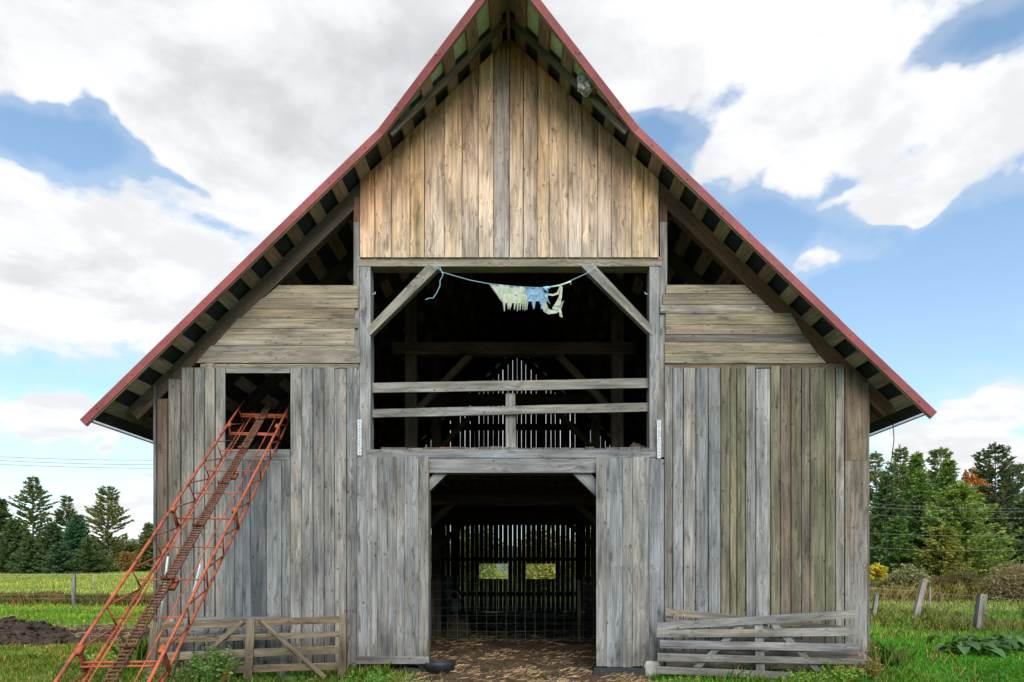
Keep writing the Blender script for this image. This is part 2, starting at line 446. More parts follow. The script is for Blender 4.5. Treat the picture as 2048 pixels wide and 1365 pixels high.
class Wood:
    """collects boards and timbers; each gets its own grain offset and tint"""
    def __init__(self):
        self.v, self.f, self.uv, self.c = [], [], [], []

    def board(self, y, th, bl, br, tr, tl, tint, tint2=None, axis='v', jit=0.0025, seg=0.7, tilt=0.0):
        """board lying in a wall plane: corners (x, z); front face at depth y, thickness th away from the viewer.
        axis 'v': long side from the bottom edge to the top edge; 'h': from the left edge to the right edge"""
        if axis == 'v':
            A0, A1, B0, B1 = bl, tl, br, tr
        else:
            A0, A1, B0, B1 = tl, tr, bl, br
        A0, A1, B0, B1 = [np.array(q, float) for q in (A0, A1, B0, B1)]
        L = np.linalg.norm((A1 + B1 - A0 - B0) / 2)
        W = np.linalg.norm(B0 - A0)
        n = max(1, int(round(L / seg)))
        u0, v0 = random.uniform(0, 60), random.uniform(0, 60)
        t2 = tint if tint2 is None else tint2
        base = len(self.v)
        warp = random.uniform(-.5, .5) * tilt
        for i in range(n + 1):
            s = i / n
            a = A0 + (A1 - A0) * s
            b = B0 + (B1 - B0) * s
            if 0 < i < n:
                d = (B0 - A0) / max(W, 1e-6)
                a = a + d * random.uniform(-jit, jit)
                b = b + d * random.uniform(-jit, jit)
            yy = y + warp * (s - .5) + (random.uniform(-.0015, .0015) if th > .01 else 0)
            tw = random.uniform(-.002, .002)
            self.v += [(a[0], yy + tw, a[1]), (b[0], yy - tw, b[1]), (a[0], yy + th, a[1]), (b[0], yy + th, b[1])]

        def quad(idx, uvq, sq):
            self.f.append(idx)
            self.uv += uvq
            for s_ in sq:
                self.c.append([tint[k] + (t2[k] - tint[k]) * s_ for k in range(3)])
        for i in range(n):
            p, q = base + 4 * i, base + 4 * (i + 1)
            s0, s1 = i / n, (i + 1) / n
            ua, ub = u0 + L * s0, u0 + L * s1
            ss = [s0, s0, s1, s1]
            if axis == 'v':
                quad([p, p + 1, q + 1, q], [(ua, v0), (ua, v0 + W), (ub, v0 + W), (ub, v0)], ss)
                quad([p + 3, p + 2, q + 2, q + 3], [(ua, v0), (ua, v0 + W), (ub, v0 + W), (ub, v0)], ss)
                quad([p + 2, p, q, q + 2], [(ua, v0 - th), (ua, v0), (ub, v0), (ub, v0 - th)], ss)
                quad([p + 1, p + 3, q + 3, q + 1], [(ua, v0 + W), (ua, v0 + W + th), (ub, v0 + W + th), (ub, v0 + W)], ss)
            else:
                quad([p + 1, q + 1, q, p], [(ua, v0 + W), (ub, v0 + W), (ub, v0), (ua, v0)], [s0, s1, s1, s0])
                quad([p + 2, q + 2, q + 3, p + 3], [(ua, v0), (ub, v0), (ub, v0 + W), (ua, v0 + W)], [s0, s1, s1, s0])
                quad([p, q, q + 2, p + 2], [(ua, v0), (ub, v0), (ub, v0 - th), (ua, v0 - th)], [s0, s1, s1, s0])
                quad([p + 3, q + 3, q + 1, p + 1], [(ua, v0 + W + th), (ub, v0 + W + th), (ub, v0 + W), (ua, v0 + W)], [s0, s1, s1, s0])
        e = base + 4 * n
        quad([base + 2, base + 3, base + 1, base] if axis == 'v' else [base, base + 2, base + 3, base + 1],
             [(u0, v0), (u0 + .03, v0 + W), (u0, v0 + W), (u0, v0)], [0] * 4)
        quad([e, e + 1, e + 3, e + 2] if axis == 'v' else [e + 1, e + 3, e + 2, e],
             [(u0, v0), (u0, v0 + W), (u0 + .03, v0 + W), (u0 + .03, v0)], [1] * 4)

    def beam(self, a, b, wd, ht, tint, up=(0, 0, 1), tint2=None, jit=0.0, seg=1.0, endz=False):
        """timber from a to b (centre line), width wd sideways, height ht along up"""
        a, b = Vector(a), Vector(b)
        d = (b - a)
        L = d.length
        d.normalize()
        upv = Vector(up)
        side = d.cross(upv).normalized()
        upv = side.cross(d).normalized()
        n = max(1, int(round(L / seg)))
        u0, v0 = random.uniform(0, 60), random.uniform(0, 60)
        t2 = tint if tint2 is None else tint2
        base = len(self.v)
        for i in range(n + 1):
            c = a + d * (L * i / n)
            for (sa, sb) in ((-1, -1), (1, -1), (1, 1), (-1, 1)):
                j = Vector([random.uniform(-jit, jit) for _ in range(3)])
                self.v.append(tuple(c + side * (sa * wd / 2) + upv * (sb * ht / 2) + j))
        per = [0, wd, wd + ht, 2 * wd + ht, 2 * wd + 2 * ht]

        for i in range(n):
            s0, s1 = i / n, (i + 1) / n
            ua, ub = u0 + L * s0, u0 + L * s1
            for k in range(4):
                k2 = (k + 1) % 4
                p = base + 4 * i
                q = p + 4
                self.f.append([p + k, p + k2, q + k2, q + k])
                self.uv += [(ua, v0 + per[k]), (ua, v0 + per[k + 1]), (ub, v0 + per[k + 1]), (ub, v0 + per[k])]
                for s_ in (s0, s0, s1, s1):
                    self.c.append([tint[m_] + (t2[m_] - tint[m_]) * s_ for m_ in range(3)])
        e = base + 4 * n
        for idx, s_ in (([base + 3, base + 2, base + 1, base], 0), ([e, e + 1, e + 2, e + 3], 1)):
            self.f.append(idx)
            self.uv += [(u0, v0), (u0 + .02, v0 + wd), (u0 + .02, v0 + wd + ht), (u0, v0 + ht)]
            for _ in range(4):
                self.c.append([tint[m_] + (t2[m_] - tint[m_]) * s_ for m_ in range(3)])

    def build(self, name, mat=None, parent=None, label=None):
        o = mesh_from(name, self.v, self.f, mat or M_WOOD, parent, self.uv, self.c)
        if label:
            o['label'] = label
        return o


def beam_part(name, parent, a, b, wd, ht, tint, up=(0, 0, 1), tint2=None, jit=0.0, mat=None):
    wb = Wood()
    wb.beam(a, b, wd, ht, tint, up, tint2, jit)
    return wb.build(name, mat, parent)


def tube_data(pts, rad, sides=6, closed=False):
    pts = [Vector(p) for p in pts]
    V, Fc = [], []
    n = len(pts)
    rads = rad if hasattr(rad, '__len__') else [rad] * n
    prev = None
    for i, p in enumerate(pts):
        d = (pts[min(i + 1, n - 1)] - pts[max(i - 1, 0)]).normalized()
        ref = Vector((0, 0, 1)) if abs(d.z) < 0.9 else Vector((1, 0, 0))
        if prev is not None:
            s = (prev - d * prev.dot(d))
            s = s.normalized() if s.length > 1e-6 else d.cross(ref).normalized()
        else:
            s = d.cross(ref).normalized()
        prev = s
        u = s.cross(d)
        for k in range(sides):
            a = 2 * PI * k / sides
            V.append(tuple(p + s * (math.cos(a) * rads[i]) + u * (math.sin(a) * rads[i])))
    for i in range(n - 1):
        for k in range(sides):
            k2 = (k + 1) % sides
            Fc.append([i * sides + k, i * sides + k2, (i + 1) * sides + k2, (i + 1) * sides + k])
    Fc.append(list(range(sides))[::-1])
    Fc.append([(n - 1) * sides + k for k in range(sides)])
    return V, Fc


class Mesh:
    """collects plain shapes into one mesh"""
    def __init__(self):
        self.v, self.f = [], []

    def add(self, V, Fc):
        b = len(self.v)
        self.v += list(V)
        self.f += [[i + b for i in q] for q in Fc]
        return self

    def tube(self, pts, rad, sides=6):
        return self.add(*tube_data(pts, rad, sides))

    def box(self, x0, x1, y0, y1, z0, z1):
        V = [(x, y, z) for z in (z0, z1) for y in (y0, y1) for x in (x0, x1)]
        return self.add(V, [[0, 2, 3, 1], [4, 5, 7, 6], [0, 1, 5, 4], [2, 6, 7, 3], [0, 4, 6, 2], [1, 3, 7, 5]])

    def obox(self, a, b, wd, ht, up=(0, 0, 1)):
        a, b = Vector(a), Vector(b)
        d = (b - a).normalized()
        side = d.cross(Vector(up)).normalized()
        u = side.cross(d)
        V = []
        for c in (a, b):
            for sa, sb in ((-1, -1), (1, -1), (1, 1), (-1, 1)):
                V.append(tuple(c + side * sa * wd / 2 + u * sb * ht / 2))
        return self.add(V, [[0, 1, 2, 3][::-1], [4, 5, 6, 7], [0, 1, 5, 4], [1, 2, 6, 5], [2, 3, 7, 6], [3, 0, 4, 7]])

    def lathe(self, prof, c, sides=24, sq=1.0):
        b = []
        for r, z in prof:
            for k in range(sides):
                a = 2 * PI * k / sides
                b.append((c[0] + r * math.cos(a), c[1] + r * sq * math.sin(a), c[2] + z))
        fc = []
        for i in range(len(prof) - 1):
            for k in range(sides):
                k2 = (k + 1) % sides
                fc.append([i * sides + k, i * sides + k2, (i + 1) * sides + k2, (i + 1) * sides + k])
        return self.add(b, fc)

    def build(self, name, mat, parent=None, smooth=False, label=None):
        o = mesh_from(name, self.v, self.f, mat, parent, smooth=smooth)
        if label:
            o['label'] = label
        return o


def W(px, py, dist=D):
    """a point of the scene at a given depth, read off the photograph by its scale"""
    return ((px - VX) / F * dist, EYE + (VY - py) / F * dist)


def jitc(c, s=0.06):
    k = 1 + random.uniform(-s, s)
    return tuple(max(0.004, q * k * (1 + random.uniform(-s, s) * .25)) for q in c)


GREY = (0.275, 0.265, 0.25)
BGREY = (0.24, 0.25, 0.26)
LGREY = (0.34, 0.335, 0.325)
DGREY = (0.15, 0.15, 0.148)
OLIVE = (0.178, 0.162, 0.112)
WARMG = (0.275, 0.235, 0.185)
BRWN = (0.17, 0.12, 0.08)
TAN = (0.50, 0.355, 0.23)
TAN2 = (0.43, 0.30, 0.165)
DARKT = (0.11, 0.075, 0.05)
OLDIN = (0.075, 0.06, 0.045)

# ------------------------------------------------------------------ noise on arrays
def vnoise(x, y, seed=0):
    xi = np.floor(x).astype(np.int64)
    yi = np.floor(y).astype(np.int64)
    xf, yf = x - xi, y - yi
    xf = xf * xf * (3 - 2 * xf)
    yf = yf * yf * (3 - 2 * yf)

    def h(a, b):
        n = (a * 374761393 + b * 668265263 + seed * 974634777) & 0xFFFFFFFF
        n = ((n ^ (n >> 13)) * 1274126177) & 0xFFFFFFFF
        return ((n ^ (n >> 16)) & 0xFFFFFF) / float(0xFFFFFF)
    return (h(xi, yi) * (1 - xf) + h(xi + 1, yi) * xf) * (1 - yf) + (h(xi, yi + 1) * (1 - xf) + h(xi + 1, yi + 1) * xf) * yf


def fbm(x, y, seed=0, oct=4):
    s, a, t = 0, 1.0, 0
    for i in range(oct):
        s = s + a * vnoise(x * 2 ** i, y * 2 ** i, seed + i * 17)
        t += a
        a *= 0.5
    return s / t


def sstep(e0, e1, x):
    t = np.clip((x - e0) / (e1 - e0), 0, 1)
    return t * t * (3 - 2 * t)


BX0, BX1 = W(305, 0)[0], W(1739, 0)[0]     # barn walls left, right
BY0, BY1 = D, D + 15.4
RX = (1018 - VX) / 125.0                    # ridge x
RZ = 10.168                                 # underside of purlins at the ridge
SL = 0.975


def dirt_mask(x, y):
    x, y = np.asarray(x, float), np.asarray(y, float)
    n = fbm(x * 0.9, y * 0.9, 3, 4) - 0.5
    inside = sstep(0.25, -0.25, np.maximum(np.maximum(BX0 - x, x - BX1), np.maximum(BY0 - y - 0.1, y - BY1)) + n * 0.3)
    entry = sstep(0.5, -0.4, np.abs(x - 0.1) - 1.75 - (BY0 - y) * 0.25 + n * 1.5) * (y < BY0 + 1) * sstep(5, 8, y)
    lane = sstep(1.1, -0.8, np.abs(y - 17.4 - 0.15 * (x + 9)) - 2.7 + n * 3.2) * sstep(-5.6, -6.6, x + n)
    return np.clip(np.maximum(np.maximum(inside, entry), lane * 0.95), 0, 1)


def ground_z(x, y):
    x, y = np.asarray(x, float), np.asarray(y, float)
    left = sstep(-2, -9, x * 30 / np.maximum(y, 30))
    rise = np.clip(y - 36, 0, 60) * 0.0285 * left
    r2 = np.clip(y - 34, 0, 60) * 0.006 * (1 - left)
    und = (fbm(x * 0.25, y * 0.25, 5, 3) - 0.5) * 0.16
    near = sstep(1.2, 3.0, np.maximum(np.maximum(BX0 - x, x - BX1), np.maximum(BY0 - y, y - BY1)))
    d = dirt_mask(x, y)
    rough = (fbm(x * 3.2, y * 3.2, 9, 4) - 0.5) * (0.03 + 0.09 * d)
    far = (1 - sstep(60, 140, np.hypot(x, y)))
    inside = ((x > BX0 + .1) & (x < BX1 - .1) & (y > BY0 + .2) & (y < BY1))
    bed = np.where(inside, (fbm(x * 1.1, y * 1.1, 21, 4) - 0.35) * 0.28 * sstep(BY0 + 1.5, BY0 + 4, y), 0)
    drop = -.10 * sstep(10.95, 10.35, y) * (1 - sstep(14, 18, np.abs(x)))
    return rise + r2 + (und * near + rough) * far + bed + drop


# ------------------------------------------------------------------ ground
def axis(lo, hi, core0, core1, step, grow=1.16):
    c = list(np.arange(core0, core1 + 1e-6, step))
    s, v = step, core1
    while v < hi:
        s *= grow
        v += s
        c.append(v)
    s, v = step, core0
    while v > lo:
        s *= grow
        v -= s
        c.insert(0, v)
    return np.array(c)


def build_ground():
    xs = axis(-2500, 2500, -12.5, 12.5, 0.075)
    ys = axis(-300, 2600, 8.6, 21.0, 0.075)
    X, Y = np.meshgrid(xs, ys)
    Z = ground_z(X, Y)
    nx, ny = len(xs), len(ys)
    V = np.stack([X, Y, Z], -1).reshape(-1, 3)
    i = np.arange(nx - 1)
    j = np.arange(ny - 1)
    I, J = np.meshgrid(i, j)
    a = (J * nx + I).ravel()
    Fc = np.stack([a, a + 1, a + nx + 1, a + nx], -1)
    me = bpy.data.meshes.new('ground')
    me.vertices.add(len(V))
    me.vertices.foreach_set('co', V.astype(np.float32).ravel())
    me.loops.add(Fc.size)
    me.loops.foreach_set('vertex_index', Fc.astype(np.int32).ravel())
    me.polygons.add(len(Fc))
    me.polygons.foreach_set('loop_start', np.arange(0, Fc.size, 4, dtype=np.int32))
    me.polygons.foreach_set('loop_total', np.full(len(Fc), 4, dtype=np.int32))
    me.polygons.foreach_set('use_smooth', np.ones(len(Fc), dtype=bool))
    at = me.attributes.new('dirt', 'FLOAT', 'POINT')
    at.data.foreach_set('value', dirt_mask(X, Y).astype(np.float32).ravel())
    me.update(calc_edges=True)
    m, t, p, o = new_mat('ground_soil_and_turf')
    g = t.new('ShaderNodeNewGeometry').outputs['Position']
    d = t.new('ShaderNodeAttribute', attribute_name='dirt').outputs['Fac']
    n1 = t.noise(g, 0.22, 5.0, 0.6)
    n2 = t.noise(g, 2.3, 5.0, 0.65)
    n3 = t.noise(g, 14.0, 5.0, 0.65)
    n4 = t.noise(g, 60.0, 3.0, 0.6)
    gr = t.mix(t.map(n1, 0.35, 0.65, 0, 1), (0.10, 0.17, 0.025, 1), (0.16, 0.21, 0.042, 1))
    gr = t.mix(t.map(n2, 0.40, 0.72, 0, 0.7), gr, (0.14, 0.145, 0.05, 1))
    gr = t.mix(t.map(n3, 0.3, 0.7, 0.55, 0.0), gr, (0.03, 0.05, 0.012, 1))
    so_ = t.mix(t.map(n2, 0.35, 0.65, 0, 1), (0.034, 0.022, 0.014, 1), (0.082, 0.053, 0.033, 1))
    so_ = t.mix(t.map(n3, 0.56, 0.72, 0, 0.6), so_, (0.17, 0.11, 0.06, 1))
    so_ = t.mix(t.map(n4, 0.45, 0.3, 0, 0.8), so_, (0.02, 0.014, 0.01, 1))
    c = t.mix(t.map(t.math('ADD', d, t.math('MULTIPLY', t.math('SUBTRACT', n3, 0.5), 0.5)), 0.35, 0.6, 0, 1), gr, so_)
    t.l.new(c, p.inputs['Base Color'])
    p.inputs['Roughness'].default_value = 0.95
    p.inputs['Specular IOR Level'].default_value = 0.15
    bp = t.new('ShaderNodeBump')
    bp.inputs['Strength'].default_value = 0.9
    bp.inputs['Distance'].default_value = 0.04
    t.l.new(t.math('ADD', n3, t.math('MULTIPLY', n4, 0.4)), bp.inputs['Height'])
    t.l.new(bp.outputs[0], p.inputs['Normal'])
    me.materials.append(m)
    tag(link('ground', me), kind='structure')


build_ground()


def build_hills():
    for (d0, a0, a1, hts, sd_) in ((820, -62, 62, 46, 3), (1500, -62, 62, 105, 8)):
        n = 150
        ang = np.linspace(R(a0), R(a1), n)
        rows = 14
        V, Fc = [], []
        for j in range(rows):
            s = j / (rows - 1)
            for i in range(n):
                hh = hts * (0.35 + 0.9 * float(fbm(np.array(ang[i] * 6 + 20), np.array(sd_ * 1.7), sd_, 4)))
                dd = d0 + s * hts * 6
                z = -2 + hh * math.sin(s * PI / 2) + 5 * float(vnoise(np.array(i * 1.3), np.array(j * 1.9), sd_)) * s
                V.append((math.sin(ang[i]) * dd, math.cos(ang[i]) * dd, z))
        for j in range(rows - 1):
            for i in range(n - 1):
                a = j * n + i
                Fc.append([a, a + 1, a + n + 1, a + n])
        m = plain_mat('wooded_hillside', (0.075, 0.105, 0.085) if d0 < 1000 else (0.11, 0.16, 0.20), 0.95, 0, 0.4, 0.03, (0.13, 0.085, 0.05) if d0 < 1000 else None, (0.58, 0.7))  # farther hill paler and bluer: distance haze put into its colour
        tag(mesh_from('hill', V, Fc, m, smooth=True), kind='structure')


build_hills()

# ------------------------------------------------------------------ barn
barn = thing('barn', 'tall weathered grey board barn with steep red metal roof and open loft', 'barn', (RX, BY0, 0))
INV = (-RX, -BY0, 0)


def to_barn(o):
    o.location = INV
    return o


TH = 0.024
YF = BY0            # front face of the wall boards
YB = BY0 + 0.03     # front face of the frame timbers


SLF = {-1: 0.975, 1: 0.957}       # the two slopes differ a little


def roof_z(x, off=0.0):
    return RZ - off - SLF[-1 if x < RX else 1] * abs(x - RX)


def vboards(name, edges_px, tops_px, bot_px, tints, y=YF, gap=0.004, label=None, dist=D, parent=barn, jity=0.005, bots=None, tint2s=None):
    wb = Wood()
    for i in range(len(edges_px) - 1):
        gap_ = gap * 1.5
        x0, x1 = (edges_px[i] - VX) / F * dist + gap_ / 2, (edges_px[i + 1] - VX) / F * dist - gap_ / 2
        tp = tops_px[i] if hasattr(tops_px, '__len__') else tops_px
        zt = EYE + (VY - tp) / F * dist if tp is not None else None
        b_ = bots[i] if bots else bot_px
        zb = EYE + (VY - b_) / F * dist
        if zt is None:
            za, zc_ = roof_z(x0, 0.01), roof_z(x1, 0.01)
        else:
            za = zc_ = zt
        kj = random.uniform(.84, 1.14)
        ta = tuple(q * kj for q in tints[i % len(tints)])
        tb = tuple(q * kj for q in tint2s[i % len(tint2s)]) if tint2s else None
        wb.board(y + random.uniform(-jity, jity) * .8, TH, (x0, zb), (x1, zb), (x1, zc_), (x0, za), ta, tb, 'v', tilt=0.012)
    o = wb.build(name, None, parent, label)
    return to_barn(o)


def hboards(name, rows, tints, y=YF, parent=barn):
    """rows: (ztop_px, zbot_px, xl_top, xl_bot, xr_top, xr_bot)"""
    wb = Wood()
    for i, (zt, zb, xlt, xlb, xrt, xrb) in enumerate(rows):
        g = 0.5
        wb.board(y + random.uniform(-.004, .004) + 0.0, TH, W(xlb, zb - g), W(xrb, zb - g), W(xrt, zt + g), W(xlt, zt + g), tuple(q * k_ for q, k_ in zip(tints[i % len(tints)], (1.10, 1.0, .90))), None, 'h', tilt=0.01)
    return to_barn(wb.build(name, None, parent))


def zp(v, off, s):
    return off + v / s


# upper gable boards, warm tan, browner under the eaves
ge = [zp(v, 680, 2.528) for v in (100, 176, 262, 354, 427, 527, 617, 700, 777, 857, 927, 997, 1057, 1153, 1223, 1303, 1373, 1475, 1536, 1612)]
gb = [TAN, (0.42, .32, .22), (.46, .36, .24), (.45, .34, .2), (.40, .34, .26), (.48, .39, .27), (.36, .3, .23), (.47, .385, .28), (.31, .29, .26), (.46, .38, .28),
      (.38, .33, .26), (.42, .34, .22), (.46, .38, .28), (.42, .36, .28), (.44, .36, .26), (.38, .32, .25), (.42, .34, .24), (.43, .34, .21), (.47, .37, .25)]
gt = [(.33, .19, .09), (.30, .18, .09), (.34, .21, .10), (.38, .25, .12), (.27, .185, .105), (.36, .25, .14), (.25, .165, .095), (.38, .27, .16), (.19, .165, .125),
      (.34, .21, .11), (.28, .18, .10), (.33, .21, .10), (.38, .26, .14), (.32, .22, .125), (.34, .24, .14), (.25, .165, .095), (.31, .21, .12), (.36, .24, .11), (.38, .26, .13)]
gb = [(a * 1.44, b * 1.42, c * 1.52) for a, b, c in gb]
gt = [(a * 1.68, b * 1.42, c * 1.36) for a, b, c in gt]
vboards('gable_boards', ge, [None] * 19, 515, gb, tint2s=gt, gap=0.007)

# horizontal siding either side
s6 = lambda v: 140 + v / 2.843
z6 = lambda v: 380 + v / 2.843
hl = [(570.6, 597, s6(1185), s6(1100), s6(1637), s6(1637)), (597, 617.4, s6(1092), s6(1030), s6(1637), s6(1637)), (617.4, 636.8, s6(1030), s6(975), s6(1618), s6(1618)),
      (636.8, 656.8, s6(955), s6(908), s6(1637), s6(1637)), (656.8, 691, s6(905), s6(822), s6(1618), s6(1618)), (691, 726.5, s6(802), s6(716), s6(1648), s6(1648))]
hboards('side_siding', hl, [(.30, .28, .22), (.27, .245, .20), (.26, .225, .17), (.28, .265, .215), (.31, .29, .25), (.255, .255, .235)])
s7 = lambda v: 1300 + v / 2.625
ys7 = [569.7, 587.6, 610, 627, 650, 669.5, 684.8, 707.6, 727.4]
xl7 = [85, 68, 55, 82, 82, 82, 78, 78]
xr7 = [(500, 542), (555, 612), (615, 655), (738, 775), (777, 802), (805, 838), (835, 877), (882, 928)]
hr = [(ys7[i], ys7[i + 1], s7(xl7[i]), s7(xl7[i]), s7(xr7[i][0]), s7(xr7[i][1])) for i in range(8)]
hboards('side_siding', hr, [(.26, .245, .19), (.22, .205, .17), (.34, .335, .31), (.28, .255, .19), (.25, .225, .175), (.13, .13, .125), (.27, .24, .19), (.26, .255, .20)])

# cap strips under the horizontal siding
for (xa, xb_, c_) in ((400, 716, WARMG), (1329, 1690, BRWN)):
    wb = Wood()
    wb.board(YF + .012, TH, W(xa, 736), W(xb_, 736), W(xb_, 727.5), W(xa, 727.5), c_, None, 'h')
    to_barn(wb.build('cap_strip', None, barn))

# left wall boards
le = [305.8, 313.5, 336, 362, 387.6, 408.7, 430, 451]
vboards('wall_boards', le, [784, 798, 759, 735.5, 735.5, 726.5, 736], 1338,
        [DGREY, (.17, .145, .12), (.21, .2, .185), (.245, .235, .215), (.25, .245, .235), (.28, .265, .24), (.27, .265, .255)],
        tint2s=[DGREY, (.12, .08, .055), (.23, .20, .165), (.25, .23, .2), (.24, .235, .225), (.28, .26, .225), (.26, .255, .24)], gap=0.012)
vboards('wall_boards', [580.5, 603.5, 626, 648, 669.5, 693, 714.5], [736, 735, 737, 735, 738, 736], 1338, [GREY, (.27, .265, .255), (.235, .235, .235), (.265, .26, .25), (.29, .275, .255), (.245, .245, .25)], gap=0.008)
vboards('wall_boards', [zp(v, 100, 1.992) for v in (695, 735, 768, 800, 862, 922, 957)], 921, 1338,
        [(.24, .245, .25), (.215, .225, .24), (.20, .215, .235), (.125, .132, .145), (.25, .255, .262), (.235, .245, .255)], gap=0.007)
# right wall boards
re_ = [s7(v) for v in (75, 120, 176, 241, 306, 372, 420, 457, 503, 556, 632, 684, 740, 796, 840, 920, 975, 1022)]
vboards('wall_boards', re_, [733, 736, 736, 735, 736, 734, 735, 736, 732, 738, 732.5, 733, 736, 735, 736, 731, 735], 1338,
        [(.24, .23, .215), (.31, .315, .32), (.30, .285, .265), (.215, .225, .235), (.275, .282, .292), OLIVE, (.205, .19, .12), (.165, .155, .10), (.215, .21, .205),
         (.285, .288, .288), (.19, .175, .115), (.165, .13, .10), (.175, .16, .105), (.20, .17, .14), (.19, .18, .12), (.16, .15, .098), (.27, .25, .225)], gap=0.010)
wb = Wood()
xw0, xw1 = W(1690.5, 0)[0], W(1734.5, 0)[0]
zs = W(0, 921)[1]
wb.board(YF - .004, TH, (xw0, .04), (xw1, .04), (xw1, zs - .004), (xw0, zs - .004), (.26, .255, .25), (.25, .215, .175), 'v')
wb.board(YF - .006, TH, (xw0, zs), (xw1, zs), (xw1, roof_z(xw1, .12)), (xw0, roof_z(xw0, .12)), (.24, .19, .135), (.17, .12, .08), 'v')
wb.board(YF + .002, TH, (W(1735.2, 0)[0], .04), (BX1 + .001, .04), (BX1 + .001, W(0, 784)[1]), (W(1735.2, 0)[0], W(0, 784)[1]), (.2, .17, .14), None, 'v')
to_barn(wb.build('corner_boards', None, barn))
# hay window trim: header and sill
wb = Wood()
wb.board(YF + .01, TH, W(451, 746), W(580, 746), W(580, 736.5), W(451, 736.5), (.26, .26, .25), None, 'h')
to_barn(wb.build('window_header', None, barn))
wb = Wood()
wb.board(YF + .006, .05, W(451.5, 920), W(579.5, 920), W(579.5, 899), W(451.5, 899), (.25, .25, .25), None, 'h')
to_barn(wb.build('window_sill', None, barn))

# frame timbers of the front
PF = [(706.5, 718, 442, 914, (.27, .26, .25)), (718.6, 740, 532, 914, (.31, .315, .32)), (1300, 1320, 532, 914, (.29, .29, .29)), (1320.6, 1335, 442, 914, (.28, .265, .25))]
for (xa, xb_, t_, b_, c_) in PF:
    thick = 0.25 if xb_ - xa > 15 else 0.05
    wb = Wood()
    wb.board(YB + (0 if thick > .1 else .0), thick, W(xa, b_), W(xb_, b_), W(xb_, t_), W(xa, t_), c_, None, 'v')
    to_barn(wb.build('post', None, barn))
for (xa, xb_) in ((706.5, 719), (1320, 1335)):
    wb = Wood()
    wb.board(YB + .002, .05, W(xa, 441.5), W(xb_, 441.5), W(xb_, 392), W(xa, 392), (.17, .085, .05), None, 'v')
    to_barn(wb.build('post_cap', None, barn))
wb = Wood()
wb.board(YB - .004, .24, W(713, 531.5), W(1324, 531.5), W(1324, 512), W(713, 512), (.31, .27, .215), None, 'h')
to_barn(wb.build('top_beam', None, barn))
# lower posts beside the big doorway and below the sill
for (xa, xb_) in ((714, 742), (836, 858), (1196, 1216), (1298, 1330)):
    wb = Wood()
    wb.board(YB + .01, .2, W(xa, 1342), W(xb_, 1342), W(xb_, 946), W(xa, 946), (.2, .19, .17), None, 'v')
    to_barn(wb.build('post', None, barn))
wb = Wood()
wb.board(YB - .03, .26, W(735, 916), W(1312, 916), W(1312, 899.5), W(735, 899.5), (.245, .25, .26), None, 'h')
to_barn(wb.build('sill_beam', None, barn))
wb = Wood()
wb.board(YB - .022, .25, W(735, 945.5), W(1312, 945.5), W(1312, 917), W(735, 917), (.245, .245, .25), None, 'h')
to_barn(wb.build('door_header', None, barn))


def brace(poly, c, y=YB - .002, th=.14):
    """poly given as start-left, start-right, end-right, end-left in photo pixels"""
    wb = Wood()
    wb.board(y, th, *[W(*q) for q in poly], c, None, 'v', jit=.001)
    to_barn(wb.build('brace', None, barn))


def q4(pts):
    return [(700 + a / 3.1015, 480 + b / 3.1015) for a, b in pts]


brace(q4([(104, 545), (122, 590), (555, 165), (478, 152)]), (.29, .27, .225), YB - .01)
brace(q4([(1875, 592), (1872, 528), (1518, 152), (1428, 152)][::1]), (.28, .27, .245), YB - .01)
q2 = lambda pts: [(680 + a / 2.65, 850 + b / 2.65) for a, b in pts]
brace(q2([(440, 318), (470, 350), (568, 252), (500, 250)]), (.22, .22, .20), YB + .03)
brace(q2([(1395, 410), (1362, 290), (1330, 252), (1232, 252)]), (.25, .26, .27), YB + .03)

# loft rails and the short post behind them
wb = Wood()
wb.board(YB + .10, .045, W(741, 781.5), W(1300, 771.5), W(1300, 752), W(741, 762), (.27, .26, .235), None, 'h', jit=.004, seg=.5)
to_barn(wb.build('loft_rail', None, barn))
wb = Wood()
wb.board(YB + .10, .045, W(741, 831.5), W(1300, 819), W(1300, 802), W(741, 815), (.255, .25, .235), None, 'h', jit=.004, seg=.5)
to_barn(wb.build('loft_rail', None, barn))
wb = Wood()
wb.board(YB + .15, .06, W(1011, 899), W(1032, 899), W(1030, 781), W(1011, 781), (.29, .28, .265), None, 'v')
to_barn(wb.build('rail_post', None, barn))

# loft floor planks, their ends showing on the sill
wb = Wood()
x = BX0 + .15
zl = W(0, 899)[1]
while x < BX1 - .2:
    wd = random.uniform(.14, .27)
    h = random.uniform(.025, .05)
    inside_open = W(741, 0)[0] < x < W(1290, 0)[0]
    y0 = YB + (random.uniform(-.02, .06) if inside_open else .3)
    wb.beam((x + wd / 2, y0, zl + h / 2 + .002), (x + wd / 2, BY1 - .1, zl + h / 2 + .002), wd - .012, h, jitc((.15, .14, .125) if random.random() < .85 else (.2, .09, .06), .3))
    x += wd
to_barn(wb.build('loft_floor', None, barn))
# joists under the loft
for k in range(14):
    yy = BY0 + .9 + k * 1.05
    to_barn(beam_part('joist', barn, (BX0 + .2, yy, zl - .12), (BX1 - .2, yy, zl - .12), .07, .22, jitc(OLDIN, .3)))

